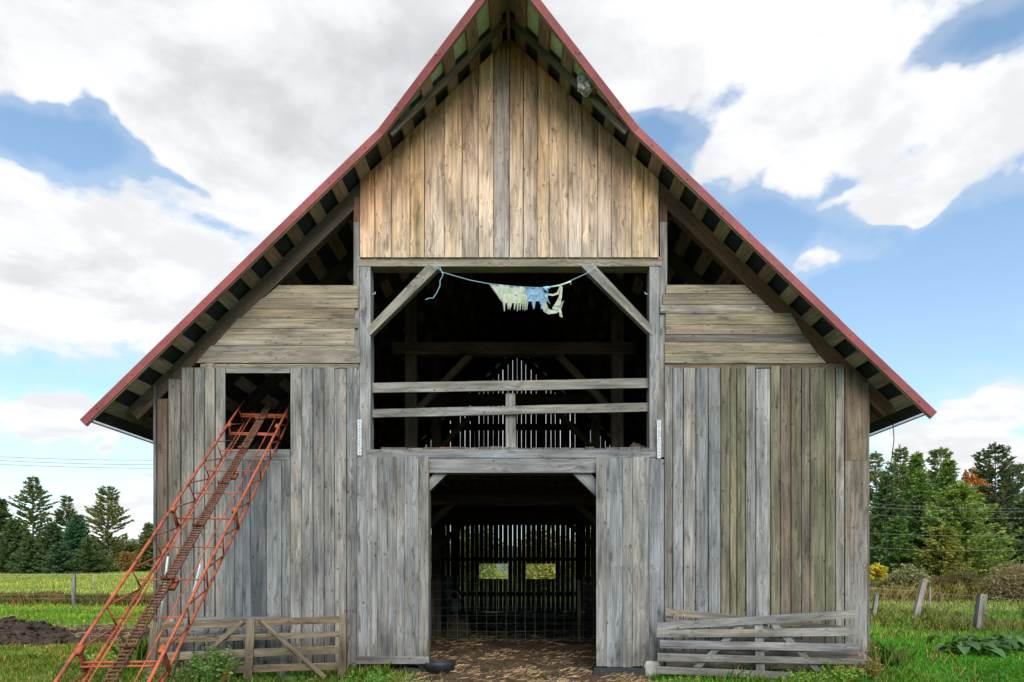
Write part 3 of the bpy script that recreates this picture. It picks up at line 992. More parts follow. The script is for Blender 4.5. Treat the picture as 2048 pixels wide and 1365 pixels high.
# interior frames
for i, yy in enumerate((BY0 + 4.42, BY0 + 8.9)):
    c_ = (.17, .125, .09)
    for sx_ in (-1, 1):
        xx = (-2.49 if sx_ < 0 else 2.12)
        to_barn(beam_part('post', barn, (xx, yy, 0), (xx, yy, roof_z(xx, .18)), .26, .26, jitc(c_), (0, 1, 0)))
        xo = BX0 + .2 if sx_ < 0 else BX1 - .2
        to_barn(beam_part('post', barn, (xo, yy, 0), (xo, yy, roof_z(xo, .2)), .2, .2, jitc(c_), (0, 1, 0)))
        to_barn(beam_part('brace', barn, (xx - sx_ * .08, yy, 5.15), (xx - sx_ * 1.32, yy, 6.45), .14, .18, jitc(c_), (0, 1, 0)))
        to_barn(beam_part('brace', barn, (xx - sx_ * .08, yy, 2.35), (xx - sx_ * 1.2, yy, 3.38), .14, .16, jitc(c_), (0, 1, 0)))
    to_barn(beam_part('tie_beam', barn, (-2.9, yy - .03, 6.57), (2.5, yy - .03, 6.57), .24, .27, jitc(c_)))
    to_barn(beam_part('tie_beam', barn, (BX0 + .1, yy + .01, 3.2), (BX1 - .1, yy + .01, 3.2), .31, .26, jitc(c_)))

# rafters
ROFF = .003
RD = .21
ny_r = 13
for k in range(ny_r):
    yy = BY0 + .12 + k * (BY1 - BY0 - .24) / (ny_r - 1)
    for sx_ in (-1, 1):
        n_ = Vector((sx_ * SLF[sx_], 0, 1)).normalized()
        d_ = Vector((sx_, 0, -SLF[sx_])).normalized()
        off = n_ * (-RD / 2 - ROFF)
        a = Vector((RX, yy, RZ)) + d_ * (0.12) + off
        b = Vector((RX, yy, RZ)) + d_ * (6.12 * math.hypot(1, SL)) + off
        end = k == 0
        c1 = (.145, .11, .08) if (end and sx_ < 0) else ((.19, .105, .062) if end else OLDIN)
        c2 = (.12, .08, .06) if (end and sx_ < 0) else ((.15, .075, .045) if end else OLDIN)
        ht = RD if not end else RD + .03
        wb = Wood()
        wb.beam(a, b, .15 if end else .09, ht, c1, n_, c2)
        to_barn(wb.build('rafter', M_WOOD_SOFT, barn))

# purlins (roof boards) with black underlay above, continuing to the verge
OV = 0.45
TIP = 1.18
KX = 1.93                  # where the hay hood starts, sideways from the ridge
PS = .05                   # purlin thickness
KS = math.hypot(1, SL)


def front_y(dxr):
    """depth of the verge for a horizontal distance from the ridge"""
    if dxr >= KX:
        return BY0 - OV
    return BY0 - OV - (TIP - OV) * (1 - dxr / KX)


def roof_pt(sx_, dxr, y, off=0.0):
    n_ = Vector((sx_ * SLF[sx_], 0, 1)).normalized()
    return Vector((RX + sx_ * dxr, y, RZ - SLF[sx_] * dxr)) + n_ * off


for sx_ in (-1, 1):
    dxr = 0.10
    k = 0
    while dxr < 6.28:
        wdx = .155
        if dxr + wdx > 6.3:
            wdx = 6.3 - dxr
        mid = dxr + wdx / 2
        ya = front_y(mid) + .014
        n_ = Vector((sx_ * SLF[sx_], 0, 1)).normalized()
        a = roof_pt(sx_, mid, ya, PS / 2)
        b = roof_pt(sx_, mid, BY1 + OV, PS / 2)
        cc = jitc((.38, .265, .185) if dxr < 4 else (.40, .32, .25), .25)
        wb = Wood()
        wb.beam(a, b, wdx * KS, PS, cc, n_)
        to_barn(wb.build('purlin', M_WOOD_SOFT, barn))
        dxr += .353
        k += 1

# sheets over the purlins: underlay inside the fly rafter line, green sheet out in the hood, red ribbed metal on top
for sx_ in (-1, 1):
    def sheet(name, poly, off, th, mat):
        n_ = Vector((sx_ * SLF[sx_], 0, 1)).normalized()
        lo = [tuple(roof_pt(sx_, dq, yq, off)) for dq, yq in poly]
        hi = [tuple(Vector(v) + n_ * th) for v in lo]
        n = len(poly)
        fc = [list(range(n)), list(range(n, 2 * n))[::-1]] + [[i, (i + 1) % n, (i + 1) % n + n, i + n] for i in range(n)]
        return to_barn(mesh_from(name, lo + hi, fc, mat, barn))
    sheet('roof_underlay', [(-.07, BY0 - OV + .01), (6.41, BY0 - OV + .01), (6.41, BY1 + OV), (-.07, BY1 + OV)], PS + .002, .006, M_UNDER)
    sheet('hood_soffit', [(-.06, BY0 - TIP + .03), (KX, BY0 - OV + .012), (KX, BY0 - OV + .02), (-.06, BY0 - OV + .009)], PS + .002, .006, M_GREEN)
    ms = Mesh()
    n_ = Vector((sx_ * SLF[sx_], 0, 1)).normalized()
    # panel skin with ribs running down the slope
    o_ = sheet('roof', [(-.01, BY0 - TIP), (KX, BY0 - OV), (6.42, BY0 - OV), (6.42, BY1 + OV), (-.01, BY1 + OV)], PS + .012, .012, M_RED)
    y = BY0 - TIP + .14
    while y < BY1 + OV:
        d0 = 0.0 if y > BY0 - OV else 0.0
        if y < BY0 - OV:
            d1 = KX * (1 - (BY0 - OV - y) / (TIP - OV))
        else:
            d1 = 6.40
        a, b = roof_pt(sx_, .02, y, PS + .035), roof_pt(sx_, d1, y, PS + .035)
        if (b - a).length > .2:
            ms.obox(a, b, .05, .03, n_)
        y += .24
    to_barn(ms.build('roof_rib', M_RED, barn))
    # fascia: verge trim in two runs
    p0, p1, p2 = roof_pt(sx_, 6.49, BY0 - OV), roof_pt(sx_, KX, BY0 - OV), roof_pt(sx_, 0, BY0 - TIP)
    for (a, b) in ((p0, p1), (p1, p2)):
        d_ = (b - a).normalized()
        out = d_.cross(n_) * (1 if sx_ < 0 else -1)
        out = out.normalized()
        if out.y > 0:
            out = -out
        ms = Mesh()
        f0, f1 = a + n_ * .050 + out * .008, b + n_ * .050 + out * .008
        npc = max(1, int(round((b - a).length / 2.1)))
        t0 = n_ * .112 - out * .05
        for q in range(npc):
            s0, s1 = q / npc - (.008 if q else 0), (q + 1) / npc
            w0 = out * (.0035 * (q % 2)) + n_ * random.uniform(-.004, .004)
            w1 = out * (.0035 * (q % 2)) + n_ * random.uniform(-.004, .004)
            ms.obox(f0.lerp(f1, s0) + w0, f0.lerp(f1, s1) + w1, .012, .115, n_)
            ms.obox((a + t0).lerp(b + t0, s0) + w0, (a + t0).lerp(b + t0, s1) + w1, .12, .008, n_)
            for e in (.15, .5, .85):
                c_ = f0.lerp(f1, s0 + (s1 - s0) * e) + out * .011
                ms.obox(c_, c_ + out * .006, .018, .018, n_)
        to_barn(ms.build('verge_trim', M_RED, barn))
        wb = Wood()
        wb.beam(a + n_ * .004 - out * .018, b + n_ * .004 - out * .018, .025, .05, (.34, .28, .20), n_)
        to_barn(wb.build('verge_board', None, barn))
    # fly rafter under the hood
    c = n_ * -.045
    a, b = roof_pt(sx_, KX - .08, BY0 - OV + .05) + c, roof_pt(sx_, .03, BY0 - OV + .05) + c
    to_barn(beam_part('fly_rafter', barn, a, b, .045, .085, (.23, .20, .155), n_, (.16, .12, .085)))
    # eave edge: drip flashing and the outer plate seen from below
    e0, e1 = roof_pt(sx_, 6.44, BY0 - OV + .02), roof_pt(sx_, 6.44, BY1 + OV)
    ms = Mesh().obox(e0 + n_ * .06, e1 + n_ * .06, .012, .08, n_)
    to_barn(ms.build('eave_trim', M_GALV, barn))
to_barn(beam_part('ridge_board', barn, (RX, BY0 - TIP + .03, RZ - .10), (RX, BY1 + OV, RZ - .10), .05, .22, (.15, .10, .065)))
ms = Mesh()
for sx_ in (-1, 1):
    ms.obox(roof_pt(sx_, .10, BY0 - TIP - .01, PS + .05), roof_pt(sx_, .10, BY1 + OV, PS + .05), .26, .01, Vector((sx_ * SLF[sx_], 0, 1)))
to_barn(ms.build('ridge_cap', M_RED, barn))

# side walls, back wall (open jointed boards let the daylight through)
for sx_, xx in ((-1, BX0), (1, BX1)):
    wb = Wood()
    y = BY0 + .03
    while y < BY1:
        wd = random.uniform(.15, .24)
        g_ = random.choice((.004, .006, .010))
        c_ = jitc(GREY, .2)
        zt = roof_z(xx, .02)
        cx_ = xx + (.013 if sx_ < 0 else -.013)
        wb.beam((cx_, y + wd / 2, .04), (cx_, y + wd / 2, zt), wd - g_, .024, c_, (sx_, 0, 0))
        y += wd
    to_barn(wb.build('side_wall_boards', None, barn))
PITCH = .185
YBK = BY1 - .03
wins = [(-1.60, -.71), (.29, 1.17)]
wz0, wz1 = 1.31, 1.89
wb = Wood()
x = BX0
while x < BX1:
    wd = PITCH * random.uniform(.88, 1.12)
    xm = x + wd / 2
    central = abs(xm + .16) < 3.8
    g_ = random.uniform(.006, .015) if central else random.choice((.002, .003, .012))
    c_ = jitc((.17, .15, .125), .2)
    zt0, zt1 = roof_z(x + g_ / 2, .02), roof_z(x + wd - g_ / 2, .02)
    x0, x1 = x + g_ / 2, x + wd - g_ / 2
    cut = [wz for wz in wins if x1 > wz[0] and x0 < wz[1]]
    tl = random.uniform(-.006, .006)
    if cut:
        wb.board(YBK, .024, (x0, .05), (x1, .05), (x1, wz0), (x0, wz0), c_, None, 'v')
        wb.board(YBK, .024, (x0, wz1), (x1, wz1), (x1 + tl, zt1), (x0 + tl, zt0), c_, None, 'v')
    else:
        wb.board(YBK, .024, (x0, .05), (x1, .05), (x1 + tl, zt1), (x0 + tl, zt0), c_, None, 'v')
    x += wd
to_barn(wb.build('back_wall_boards', None, barn))
for (z_, hh, xa, xb_) in ((8.27, .30, -5.5, 5.1), (7.14, .24, -5.5, 5.1), (5.9, .2, -5.5, 5.1), (2.06, .14, -5.5, 5.1), (.72, .16, -5.5, 5.1), (3.62, .18, -5.6, 5.2), (4.9, .2, -5.5, 5.1)):
    hw = (RZ - z_) / SL
    to_barn(beam_part('girt', barn, (max(xa, RX - hw), YBK - .06, z_), (min(xb_, RX + hw), YBK - .06, z_), .08, hh, DARKT))
for xx in (-2.49, 2.12):
    to_barn(beam_part('post', barn, (xx, YBK - .2, 0), (xx, YBK - .2, roof_z(xx, .2)), .2, .2, DARKT, (0, 1, 0)))
# inner partition boards either side of the aisle
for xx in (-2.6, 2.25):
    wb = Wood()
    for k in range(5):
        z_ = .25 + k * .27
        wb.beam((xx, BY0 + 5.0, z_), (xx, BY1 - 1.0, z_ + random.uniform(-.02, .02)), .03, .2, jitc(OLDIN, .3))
    to_barn(wb.build('stall_partition', None, barn))


# sliding doors
def door(edges, bottom, top, tints, trim=None, label=None):
    d0 = D - .10
    wb = Wood()
    for i in range(len(edges) - 1):
        x0, x1 = W(edges[i], 0, d0)[0] + .003, W(edges[i + 1], 0, d0)[0] - .003
        zb = W(0, bottom[i] if hasattr(bottom, '__len__') else bottom, d0)[1]
        zt = W(0, top[i] if hasattr(top, '__len__') else top, d0)[1]
        wb.board(BY0 - .10 + random.uniform(-.003, .003), .024, (x0, zb), (x1, zb), (x1, zt), (x0, zt), tints[i], None, 'v')
    o = to_barn(wb.build('door', None, barn, label))
    wb = Wood()
    xa, xb_ = W(edges[0], 0, d0)[0] + .02, W(edges[-1], 0, d0)[0] - .02
    for zpx in (960, 1140, 1300):
        z_ = W(0, zpx, d0)[1]
        wb.beam((xa, BY0 - .055, z_), (xb_, BY0 - .055, z_), .03, .16, (.2, .17, .14))
    wb.beam((xb_ - .0, BY0 - .055, W(0, 1325, d0)[1]), (xb_ - .0, BY0 - .055, W(0, 920, d0)[1]), .04, .05, (.30, .20, .12), (0, 1, 0))
    r = wb.build('door_frame', None, o)
    if trim:
        wb = Wood()
        wb.board(BY0 - .122, .02, W(trim[0], 1328, d0), W(trim[1], 1328, d0), W(trim[1], 1313, d0), W(trim[0], 1313, d0), (.27, .265, .26), None, 'h')
        wb.build('door_trim', None, o)
    return o


dl = [680 + v / 2.65 for v in (90, 143, 197, 250, 298, 341, 415, 469)]
door(dl, [1315, 1316, 1315, 1316, 1315, 1316, 1315], [914, 913.5, 914, 914.5, 914, 914, 912], [(.25, .255, .26), (.29, .285, .275), (.25, .255, .255), (.235, .24, .245), (.28, .28, .275), (.255, .26, .262), (.235, .225, .205)], (712, 858))
dr = [680 + v / 2.65 for v in (1358, 1413, 1497, 1551, 1638, 1718)]
door(dr, [1333, 1334, 1335, 1333, 1331], [914, 916, 916.5, 914, 919], [(.28, .275, .26), (.255, .27, .285), (.265, .26, .25), (.285, .28, .265), (.24, .255, .27)])

# perforated strips beside the loft opening, hooks
for (xa, xb_, t_, b_) in ((715, 723.5, 840, 912), (1314, 1322, 841, 918)):
    ms = Mesh()
    (x0, z0), (x1, z1) = W(xa, b_, D - .03), W(xb_, t_, D - .03)
    nh = 12
    for k in range(nh):
        za, zb = z0 + (z1 - z0) * k / nh, z0 + (z1 - z0) * (k + 1) / nh
        hs = (zb - za) * .25
        ms.box(x0, x1, BY0 - .034, BY0 - .030, za + hs / 2, zb - hs / 2)
        ms.box(x0, x0 + (x1 - x0) * .38, BY0 - .034, BY0 - .030, zb - hs / 2, zb + hs / 2)
        ms.box(x1 - (x1 - x0) * .38, x1, BY0 - .034, BY0 - .030, zb - hs / 2, zb + hs / 2)
    to_barn(ms.build('perforated_strip', M_WHITE, barn))
for xx, sg in ((W(741, 585)[0], 1), (W(1299, 584)[0], -1)):
    zz = W(0, 584)[1]
    to_barn(Mesh().tube([(xx, BY0 + .1, zz), (xx + sg * .05, BY0 + .09, zz), (xx + sg * .055, BY0 + .09, zz + .03)], .008).build('hook', M_GALV, barn))

# ------------------------------------------------------------------ hay elevator
E0 = Vector((-4.30, D, 3.94))
ED = (Vector((-3.78, 6.42, 0.85)) - E0).normalized()
EW = Vector((-ED.y, ED.x, 0)).normalized()
if EW.x < 0:
    EW = -EW
EN = ED.cross(EW).normalized()
if EN.z < 0:
    EN = -EN
elev = thing('hay_elevator', 'long rusty orange hay elevator with brown chain leaning into the small loft window', 'hay elevator', (E0.x, E0.y, 0))
EINV = (-E0.x, -E0.y, 0)


def ept(t, s=0.0, n=0.0):
    return E0 + ED * t + EW * s + EN * n


def ebuild(ms, name, mat=M_RUST, label=None):
    o = ms.build(name, mat, elev, True, label)
    o.location = EINV
    return o


BAY = .683
HWD = .37
T0, T1 = -1.15, 6.55
for s in (-1, 1):
    m1 = Mesh()
    lean = .025 * s
    top = lambda t: ept(t, s * HWD + lean, 0)
    bot = lambda t: ept(t, s * HWD - lean * .5, -.27)
    m1.tube([top(T0), top(2.0), top(4.0), top(T1)], .0175, 8)
    m1.tube([bot(T0 + .1), bot(2.0), bot(4.0), bot(T1 - .3)], .0175, 8)
    k = -1
    t = -BAY
    while t < T1 - .1:
        m1.tube([top(t), bot(t)], .0095, 6)
        if t + BAY < T1:
            m1.tube([bot(t), top(t + BAY)], .0095, 6)
        t += BAY
    ebuild(m1, 'side_frame')
    ebuild(Mesh().tube([ept(T0, s * .20, -.12), ept(T1 - .2, s * .20, -.12)], .009, 6), 'bed_rail')
    for t in (0.03, 2.76, 5.47):
        ebuild(Mesh().obox(ept(t, s * (HWD + .004), .02), ept(t, s * (HWD + .004), -.29), .07, .014, EW).obox(ept(t - .05, s * HWD, 0), ept(t + .05, s * HWD, 0), .05, .05, EN), 'splice_plate')
t = -BAY - .3
k = 0
while t < T1 - .1:
    tt = -BAY + k * BAY
    r_ = .014 if k in (1, 5, 9) else .0095
    mm = Mesh().tube([ept(tt + .03, -HWD, -.13), ept(tt + .03, HWD, -.13)], r_, 6)
    if k in (1, 9):
        mm.tube([ept(tt + .09, -HWD, -.13), ept(tt + .09, HWD, -.13)], .012, 6)
    ebuild(mm, 'cross_bar')
    k += 1
    t += BAY
ebuild(Mesh().obox(ept(-.72, -HWD, -.14), ept(-.72, HWD, -.14), .02, .09, EN), 'cross_bar', label='broad orange top cross bar')
# conveyor chain: two link strips and many slats
mc = Mesh()
for side in (-1, 1):
    t = T0
    a = 0
    while t < T1 - .15:
        sag = .0
        o_ = .006 if a % 2 else -.006
        mc.obox(ept(t, side * .045 + o_, -.085), ept(t + .075, side * .045 + o_, -.085), .008, .026, EN)
        t += .062
        a += 1
t = T0
while t < T1 - .15:
    mc.obox(ept(t, -.060, -.083), ept(t, .060, -.083), .012, .020, EN)
    t += .055
o = ebuild(mc, 'conveyor_chain', M_CHAIN)
for t in (-.4, .75, 1.9, 3.05, 4.2, 5.35):
    ebuild(Mesh().obox(ept(t, -.07, -.06), ept(t, .07, -.06), .012, .06, EN).tube([ept(t, 0, -.05), ept(t + .02, 0, .0)], .008), 'chain_flight', M_CHAIN)
for t in (1.45, 4.15, 5.9):
    ebuild(Mesh().obox(ept(t - .07, .03, -.17), ept(t + .10, .03, -.17), .07, .05, EN).obox(ept(t - .02, .03, -.13), ept(t + .02, .03, -.13), .1, .02, EN), 'chain_guide')
# inner tray channel and undercarriage pipes
for (pa, pb) in (((336, 1114), (309, 1300)), ((401, 1129), (345, 1310))):
    a, b = W(*pa, 9.0), W(*pb, 9.9)
    ebuild(Mesh().tube([(a[0], 9.0, a[1]), (b[0], 9.9, max(0.02, b[1] - .35))], .017, 8), 'support_leg', M_GALV)

# ------------------------------------------------------------------ wooden gates
def gate(label, boards, stiles, diags, depth, base_x, cols, group, lean=.06, front_stiles=True):
    """boards/stiles/diags as 4-point polygons in photo pixels at one depth"""
    root = thing('wooden_gate', label, 'gate', (base_x, depth, 0), group)
    dz = lambda z: depth + lean * min(z, 1.4)

    def put(nm, poly, yoff, ax, c):
        wb = Wood()
        pts = [W(*q, depth) for q in poly]
        wb.board(0, .024, *pts, c, None, ax, jit=.003, seg=.5)
        # lean back against the wall
        wb.v = [(v[0], v[1] + dz(v[2]) + yoff, v[2]) for v in wb.v]
        ob = wb.build(nm, None, root)
        ob.location = (-base_x, -depth, 0)
    for i, p_ in enumerate(boards):
        put('rail', p_, .0 + random.uniform(0, .004), 'h', jitc(cols[i % len(cols)], .08))
    for i, p_ in enumerate(stiles):
        put('stile', p_, -.028 if front_stiles else .03, 'v', jitc(cols[(i + 1) % len(cols)], .08))
    for i, p_ in enumerate(diags):
        put('diagonal_brace', p_, (-.032 if front_stiles else .034) + .0, 'v', jitc(cols[i % len(cols)], .08))
    return root


def g3(pts, s=4.6545, ox=280, oy=1180):
    return [(ox + a / s, oy + b / s) for a, b in pts]


BG = [(.235, .185, .125), (.22, .18, .125), (.25, .20, .14)]
gate('brown wooden field gate with diagonal boards, in front, left of the big doorway',
     [g3([(120, 375), (1850, 312), (1850, 250), (120, 305)]), g3([(120, 505), (1850, 440), (1850, 388), (120, 448)]),
      g3([(120, 660), (1850, 598), (1850, 520), (120, 592)]), g3([(130, 800), (1850, 742), (1850, 678), (130, 735)])],
     [g3([(40, 860), (130, 860), (165, 305), (95, 305)]), g3([(965, 850), (1045, 850), (1062, 262), (985, 262)]), g3([(1845, 815), (1918, 810), (1918, 228), (1848, 232)])],
     [g3([(640, 545), (672, 560), (970, 300), (930, 282)]), g3([(1715, 830), (1740, 800), (1130, 282), (1090, 285)][::1])],
     10.35, -4.3, BG, 'wooden gates leaning on the barn front')
gate('grey wooden gate frame hidden behind the brown gate, left of the doorway',
     [g3([(240, 300), (1380, 290), (1380, 250), (240, 258)]), g3([(280, 415), (1290, 395), (1290, 345), (280, 370)]), g3([(300, 640), (1400, 670), (1400, 610), (300, 600)])],
     [g3([(1290, 830), (1370, 830), (1398, 335), (1328, 335)]), g3([(1095, 700), (1150, 700), (1180, 350), (1120, 350)]), g3([(250, 700), (300, 700), (320, 260), (260, 260)])],
     [g3([(505, 555), (545, 560), (640, 360), (595, 360)]), g3([(1150, 850), (1190, 850), (945, 350), (895, 345)]), g3([(690, 430), (740, 430), (800, 352), (750, 352)])],
     10.62, -4.5, [(.25, .265, .28), (.23, .24, .25), (.19, .195, .2)], 'wooden gates leaning on the barn front', lean=.05)


def g4(pts):
    return [(1280 + a / 4.096, 1200 + b / 4.096) for a, b in pts]


GG = [(.255, .25, .24), (.275, .27, .26), (.24, .24, .24)]
gate('sagging grey slatted gate with splayed braces, in front, right of the big doorway',
     [g4([(145, 252), (1775, 152), (1775, 85), (145, 192)]), g4([(140, 312), (1808, 298), (1802, 230), (140, 250)]), g4([(165, 398), (1808, 430), (1806, 365), (165, 330)]),
      g4([(145, 505), (1855, 530), (1855, 488), (145, 438)]), g4([(140, 605), (1250, 652), (1250, 595), (140, 545)])],
     [g4([(960, 660), (1032, 660), (1022, 205), (952, 205)])],
     [g4([(445, 555), (505, 560), (885, 212), (805, 215)]), g4([(1440, 585), (1530, 620), (1150, 205), (1075, 200)])],
     10.42, 2.4, GG, 'wooden gates leaning on the barn front', lean=.06, front_stiles=False)
gate('brown grey slatted gate tilted down behind the sagging grey gate, right of the doorway',
     [g4([(215, 130), (1800, 268), (1800, 228), (215, 70)]), g4([(215, 190), (1500, 320), (1500, 280), (215, 150)]), g4([(230, 435), (1830, 480), (1830, 430), (140, 420)]),
      g4([(215, 545), (1400, 575), (1400, 520), (215, 508)]), g4([(540, 300), (1500, 375), (1500, 340), (700, 290)])],
     [g4([(225, 640), (275, 640), (275, 400), (235, 150)]), g4([(1025, 600), (1065, 600), (1060, 200), (1020, 200)])],
     [g4([(1530, 480), (1590, 480), (1260, 310), (1210, 310)])],
     10.66, 2.6, [(.235, .205, .165), (.22, .215, .20), (.26, .24, .21)], 'wooden gates leaning on the barn front', lean=.04, front_stiles=False)

# ------------------------------------------------------------------ things in and around the doorway
root = tag(Mesh().box(0, 0, 0, 0, 0, 0).build('tmp', M_CONC), 'x', 'x')
bpy.data.objects.remove(root)


def solo(ms, name, mat, label, cat, loc=(0, 0, 0), smooth=False, group=None):
    o = ms.build(name, mat, None, smooth)
    o.location = loc
    return tag(o, label, cat, group)


ms = Mesh()
r_ = .14
ms.lathe([(0, .03), (.20, .03), (.235, .13), (.255, .135), (.26, .12), (.235, .01), (.2, 0)], (0, 0, 0), 28)
solo(ms, 'feed_pan', M_RUBBER, 'round black rubber feed pan on the dirt at the left door edge', 'feed pan', (W(878, 0, 10.9)[0], 10.95, .02), True)


def slab(name, x0, x1, y0, y1, z0, z1, mat, label, cat, wob=.012, n=9):
    V, Fc = [], []
    for i in range(n + 1):
        x_ = x0 + (x1 - x0) * i / n
        dz_ = wob * (random.random() - .5) * 2
        dy_ = wob * (random.random() - .5) * 2
        V += [(x_, y0 + dy_, z0), (x_, y0 + dy_ * .6, z1 + dz_), (x_, y1, z1 + dz_), (x_, y1, z0)]
    for i in range(n):
        a = 4 * i
        for k in range(4):
            k2 = (k + 1) % 4
            Fc.append([a + k, a + 4 + k, a + 4 + k2, a + k2])
    Fc.append([0, 1, 2, 3])
    Fc.append([4 * n + 3, 4 * n + 2, 4 * n + 1, 4 * n])
    return tag(mesh_from(name, V, Fc, mat), label, cat)


slab('rubber_mat', W(1186, 0)[0], W(1289, 0)[0], 10.72, 11.1, -.12, .075, M_RUBBER, 'black rubber mat strip on the ground under the right door', 'mat')
slab('rubber_mat', W(800, 0)[0], W(870, 0)[0], 10.84, 11.15, -.10, .06, M_RUBBER, 'short black rubber strip under the left door corner', 'mat')
ms = Mesh()
ms.lathe([(0, .2), (.09, .195), (.125, .16), (.135, .08), (.14, -.05)], (0, 0, 0), 14, .8)
o = solo(ms, 'foundation_stone', M_CONC, 'pale rounded foundation stone between right door and slatted gates', 'stone', (W(1303, 0, 10.7)[0] + .02, 10.78, -.02), True)
for v in o.data.vertices:
    v.co += Vector((random.uniform(-.012, .012), random.uniform(-.012, .012), random.uniform(-.012, .012)))

# wire panel across the aisle
gy = BY0 + 4.2
ms = Mesh()
xa, xb_ = -2.3, 2.0
zt, zb = 1.50, .10
nx_ = 20
for i in range(nx_ + 1):
    x_ = xa + (xb_ - xa) * i / nx_
    ms.tube([(x_, gy, zb), (x_ + .01 * math.sin(i), gy + .03 * math.sin(i * .7), (zt + zb) / 2), (x_, gy, zt)], .0034, 5)
for i in range(9):
    z_ = zb + (zt - zb) * i / 8
    ms.tube([(xa + (xb_ - xa) * k / 8, gy + .02 * math.sin(k * 1.3), z_ + .012 * math.sin(k + i)) for k in range(9)], .0034, 5)
solo(ms, 'wire_mesh_gate', M_GREENWIRE, 'tall green wire mesh gate across the dark barn aisle', 'wire gate')
# short posts that hold it
for (px, t_, b_, wd, c_, lb) in ((872, 1160, 1224, 21, (.17, .13, .08), 'short brown plank post beside the pail inside the barn'), (1158, 1161, 1222, 7, (.34, .24, .13), 'narrow pale stake at the right end of the wire panel')):
    x_ = (px - VX) / F * (gy + .3)
    wb = Wood()
    zt_ = EYE + (VY - t_) / F * (gy + .3)
    wb.beam((x_, gy + .3, 0), (x_, gy + .3, zt_), wd / F * gy, .05, c_, (0, 1, 0))
    tag(wb.build('stake_post'), lb, 'post')
px_, pz_ = W(908, 1222, gy + .6)
ms = Mesh().lathe([(0, .01), (.11, .01), (.14, .30), (.15, .30), (.15, .28), (.12, 0)], (0, 0, 0), 20)
o = solo(ms, 'pail', M_BLUEPAIL, 'grey green pail standing behind the wire panel', 'pail', (px_, gy + .65, pz_ - .02), True)
Mesh().tube([(-.14, 0, .3), (-.1, 0, .42), (0, 0, .47), (.1, 0, .42), (.14, 0, .3)], .005).build('handle', M_GALV, o)


def heap(name, cx, cy, cz, rx, ry, h, mat, label, cat, seed, n=40, bump=.35, kind=None):
    V, Fc = [], []
    rows = n // 2
    for j in range(rows + 1):
        rr = j / rows
        for i in range(n):
            a = 2 * PI * i / n
            x_, y_ = rr * math.cos(a), rr * math.sin(a)
            ns = float(fbm(np.array(x_ * 3 + seed * 7.1), np.array(y_ * 3 + 3.3), seed, 4)) - .5
            n2 = float(fbm(np.array(x_ * 11 + seed), np.array(y_ * 11), seed + 5, 3)) - .5
            z_ = h * (1 - rr ** 1.7) * (1 + bump * 2.4 * ns) + h * n2 * .45 * (1 - rr ** 4)
            V.append((x_ * rx * (1 + ns * .4), y_ * ry * (1 + ns * .4), z_ - .05))
    for j in range(rows):
        for i in range(n):
            i2 = (i + 1) % n
            Fc.append([j * n + i, (j + 1) * n + i, (j + 1) * n + i2, j * n + i2])
    o_ = mesh_from(name, V, Fc, mat, smooth=True)
    o_.location = (cx, cy, cz)
    return tag(o_, label, cat, kind=kind)


heap('bedding_heap', px_ + .05, gy + .75, .0, .45, .45, pz_ - .0, M_SLAB, 'small heap of old bedding under the pail inside the barn', 'heap', 4, 30)
heap('manure_heap', -12.35, 15.0, 0, 2.5, 1.3, .62, M_SOIL, 'low heap of dark brown manure beside the grassy lane', 'manure heap', 9, 170, .75)
heap('hay_wisp', W(1285, 0)[0] - .05, BY0 + .55, zl + .03, .35, .3, .18, M_SLAB, 'small wisp of old hay at the right of the loft sill', 'hay', 12, 24, .5)

# rope and torn cloth in the loft opening
yr = BY0 - .03
rp = lambda px, py, dy=0: (W(px, py, yr + dy)[0], yr + dy, W(px, py, yr + dy)[1])
rope = Mesh()
line = [(862, 531), (876, 536), (885, 545), (905, 551), (940, 561), (977, 568), (1010, 572), (1050, 575), (1090, 576.5), (1105, 574), (1130, 567), (1150, 558), (1172, 548), (1193, 533)]
rope.tube([rp(*q) for q in line], .006, 5)
rope.tube([rp(885, 545), (rp(886, 552)[0], yr - .02, rp(886, 552)[2]), rp(880, 562), rp(880, 572), rp(873, 587), rp(866, 597), rp(858, 597), rp(851, 600)], .0065, 5)
rope.tube([rp(866, 530), rp(876, 528), rp(880, 534), rp(884, 546)], .005, 5)
solo(rope, 'rope', M_ROPE, 'thin blue rope strung between the braces across the loft opening', 'rope')


def cl(px, py):
    return (940 + px / 7.877, 520 + py / 7.877)


PG, PB, PW = (.46, .51, .42), (.22, .38, .56), (.62, .66, .60)
cv_, cf_, cc_ = [], [], []


def strip_grid(topline, botline, nx, nz, colf, yoff=0.0, amp=.02, fr=9):
    """cloth hanging between two lines (zoomed photo points) with folds"""
    def along(ln, s):
        q = s * (len(ln) - 1)
        i = min(int(q), len(ln) - 2)
        f_ = q - i
        return (ln[i][0] + (ln[i + 1][0] - ln[i][0]) * f_, ln[i][1] + (ln[i + 1][1] - ln[i][1]) * f_)
    b = len(cv_)
    for j in range(nz + 1):
        for i in range(nx + 1):
            s = i / nx
            a, c = along(topline, s), along(botline, s)
            f_ = j / nz
            p = cl(a[0] + (c[0] - a[0]) * f_, a[1] + (c[1] - a[1]) * f_)
            yy = yr + yoff + amp * math.sin(s * fr + f_ * 2.2) * (0.3 + f_) + amp * .4 * math.sin(s * fr * 2.7 + 1)
            x_, z_ = W(p[0], p[1], yr)
            cv_.append((x_, yy, z_))
    for j in range(nz):
        for i in range(nx):
            a = b + j * (nx + 1) + i
            cf_.append([a, a + nx + 1, a + nx + 2, a + 1])
            cc_.extend([colf((i + .5) / nx, (j + .5) / nz)] * 4)


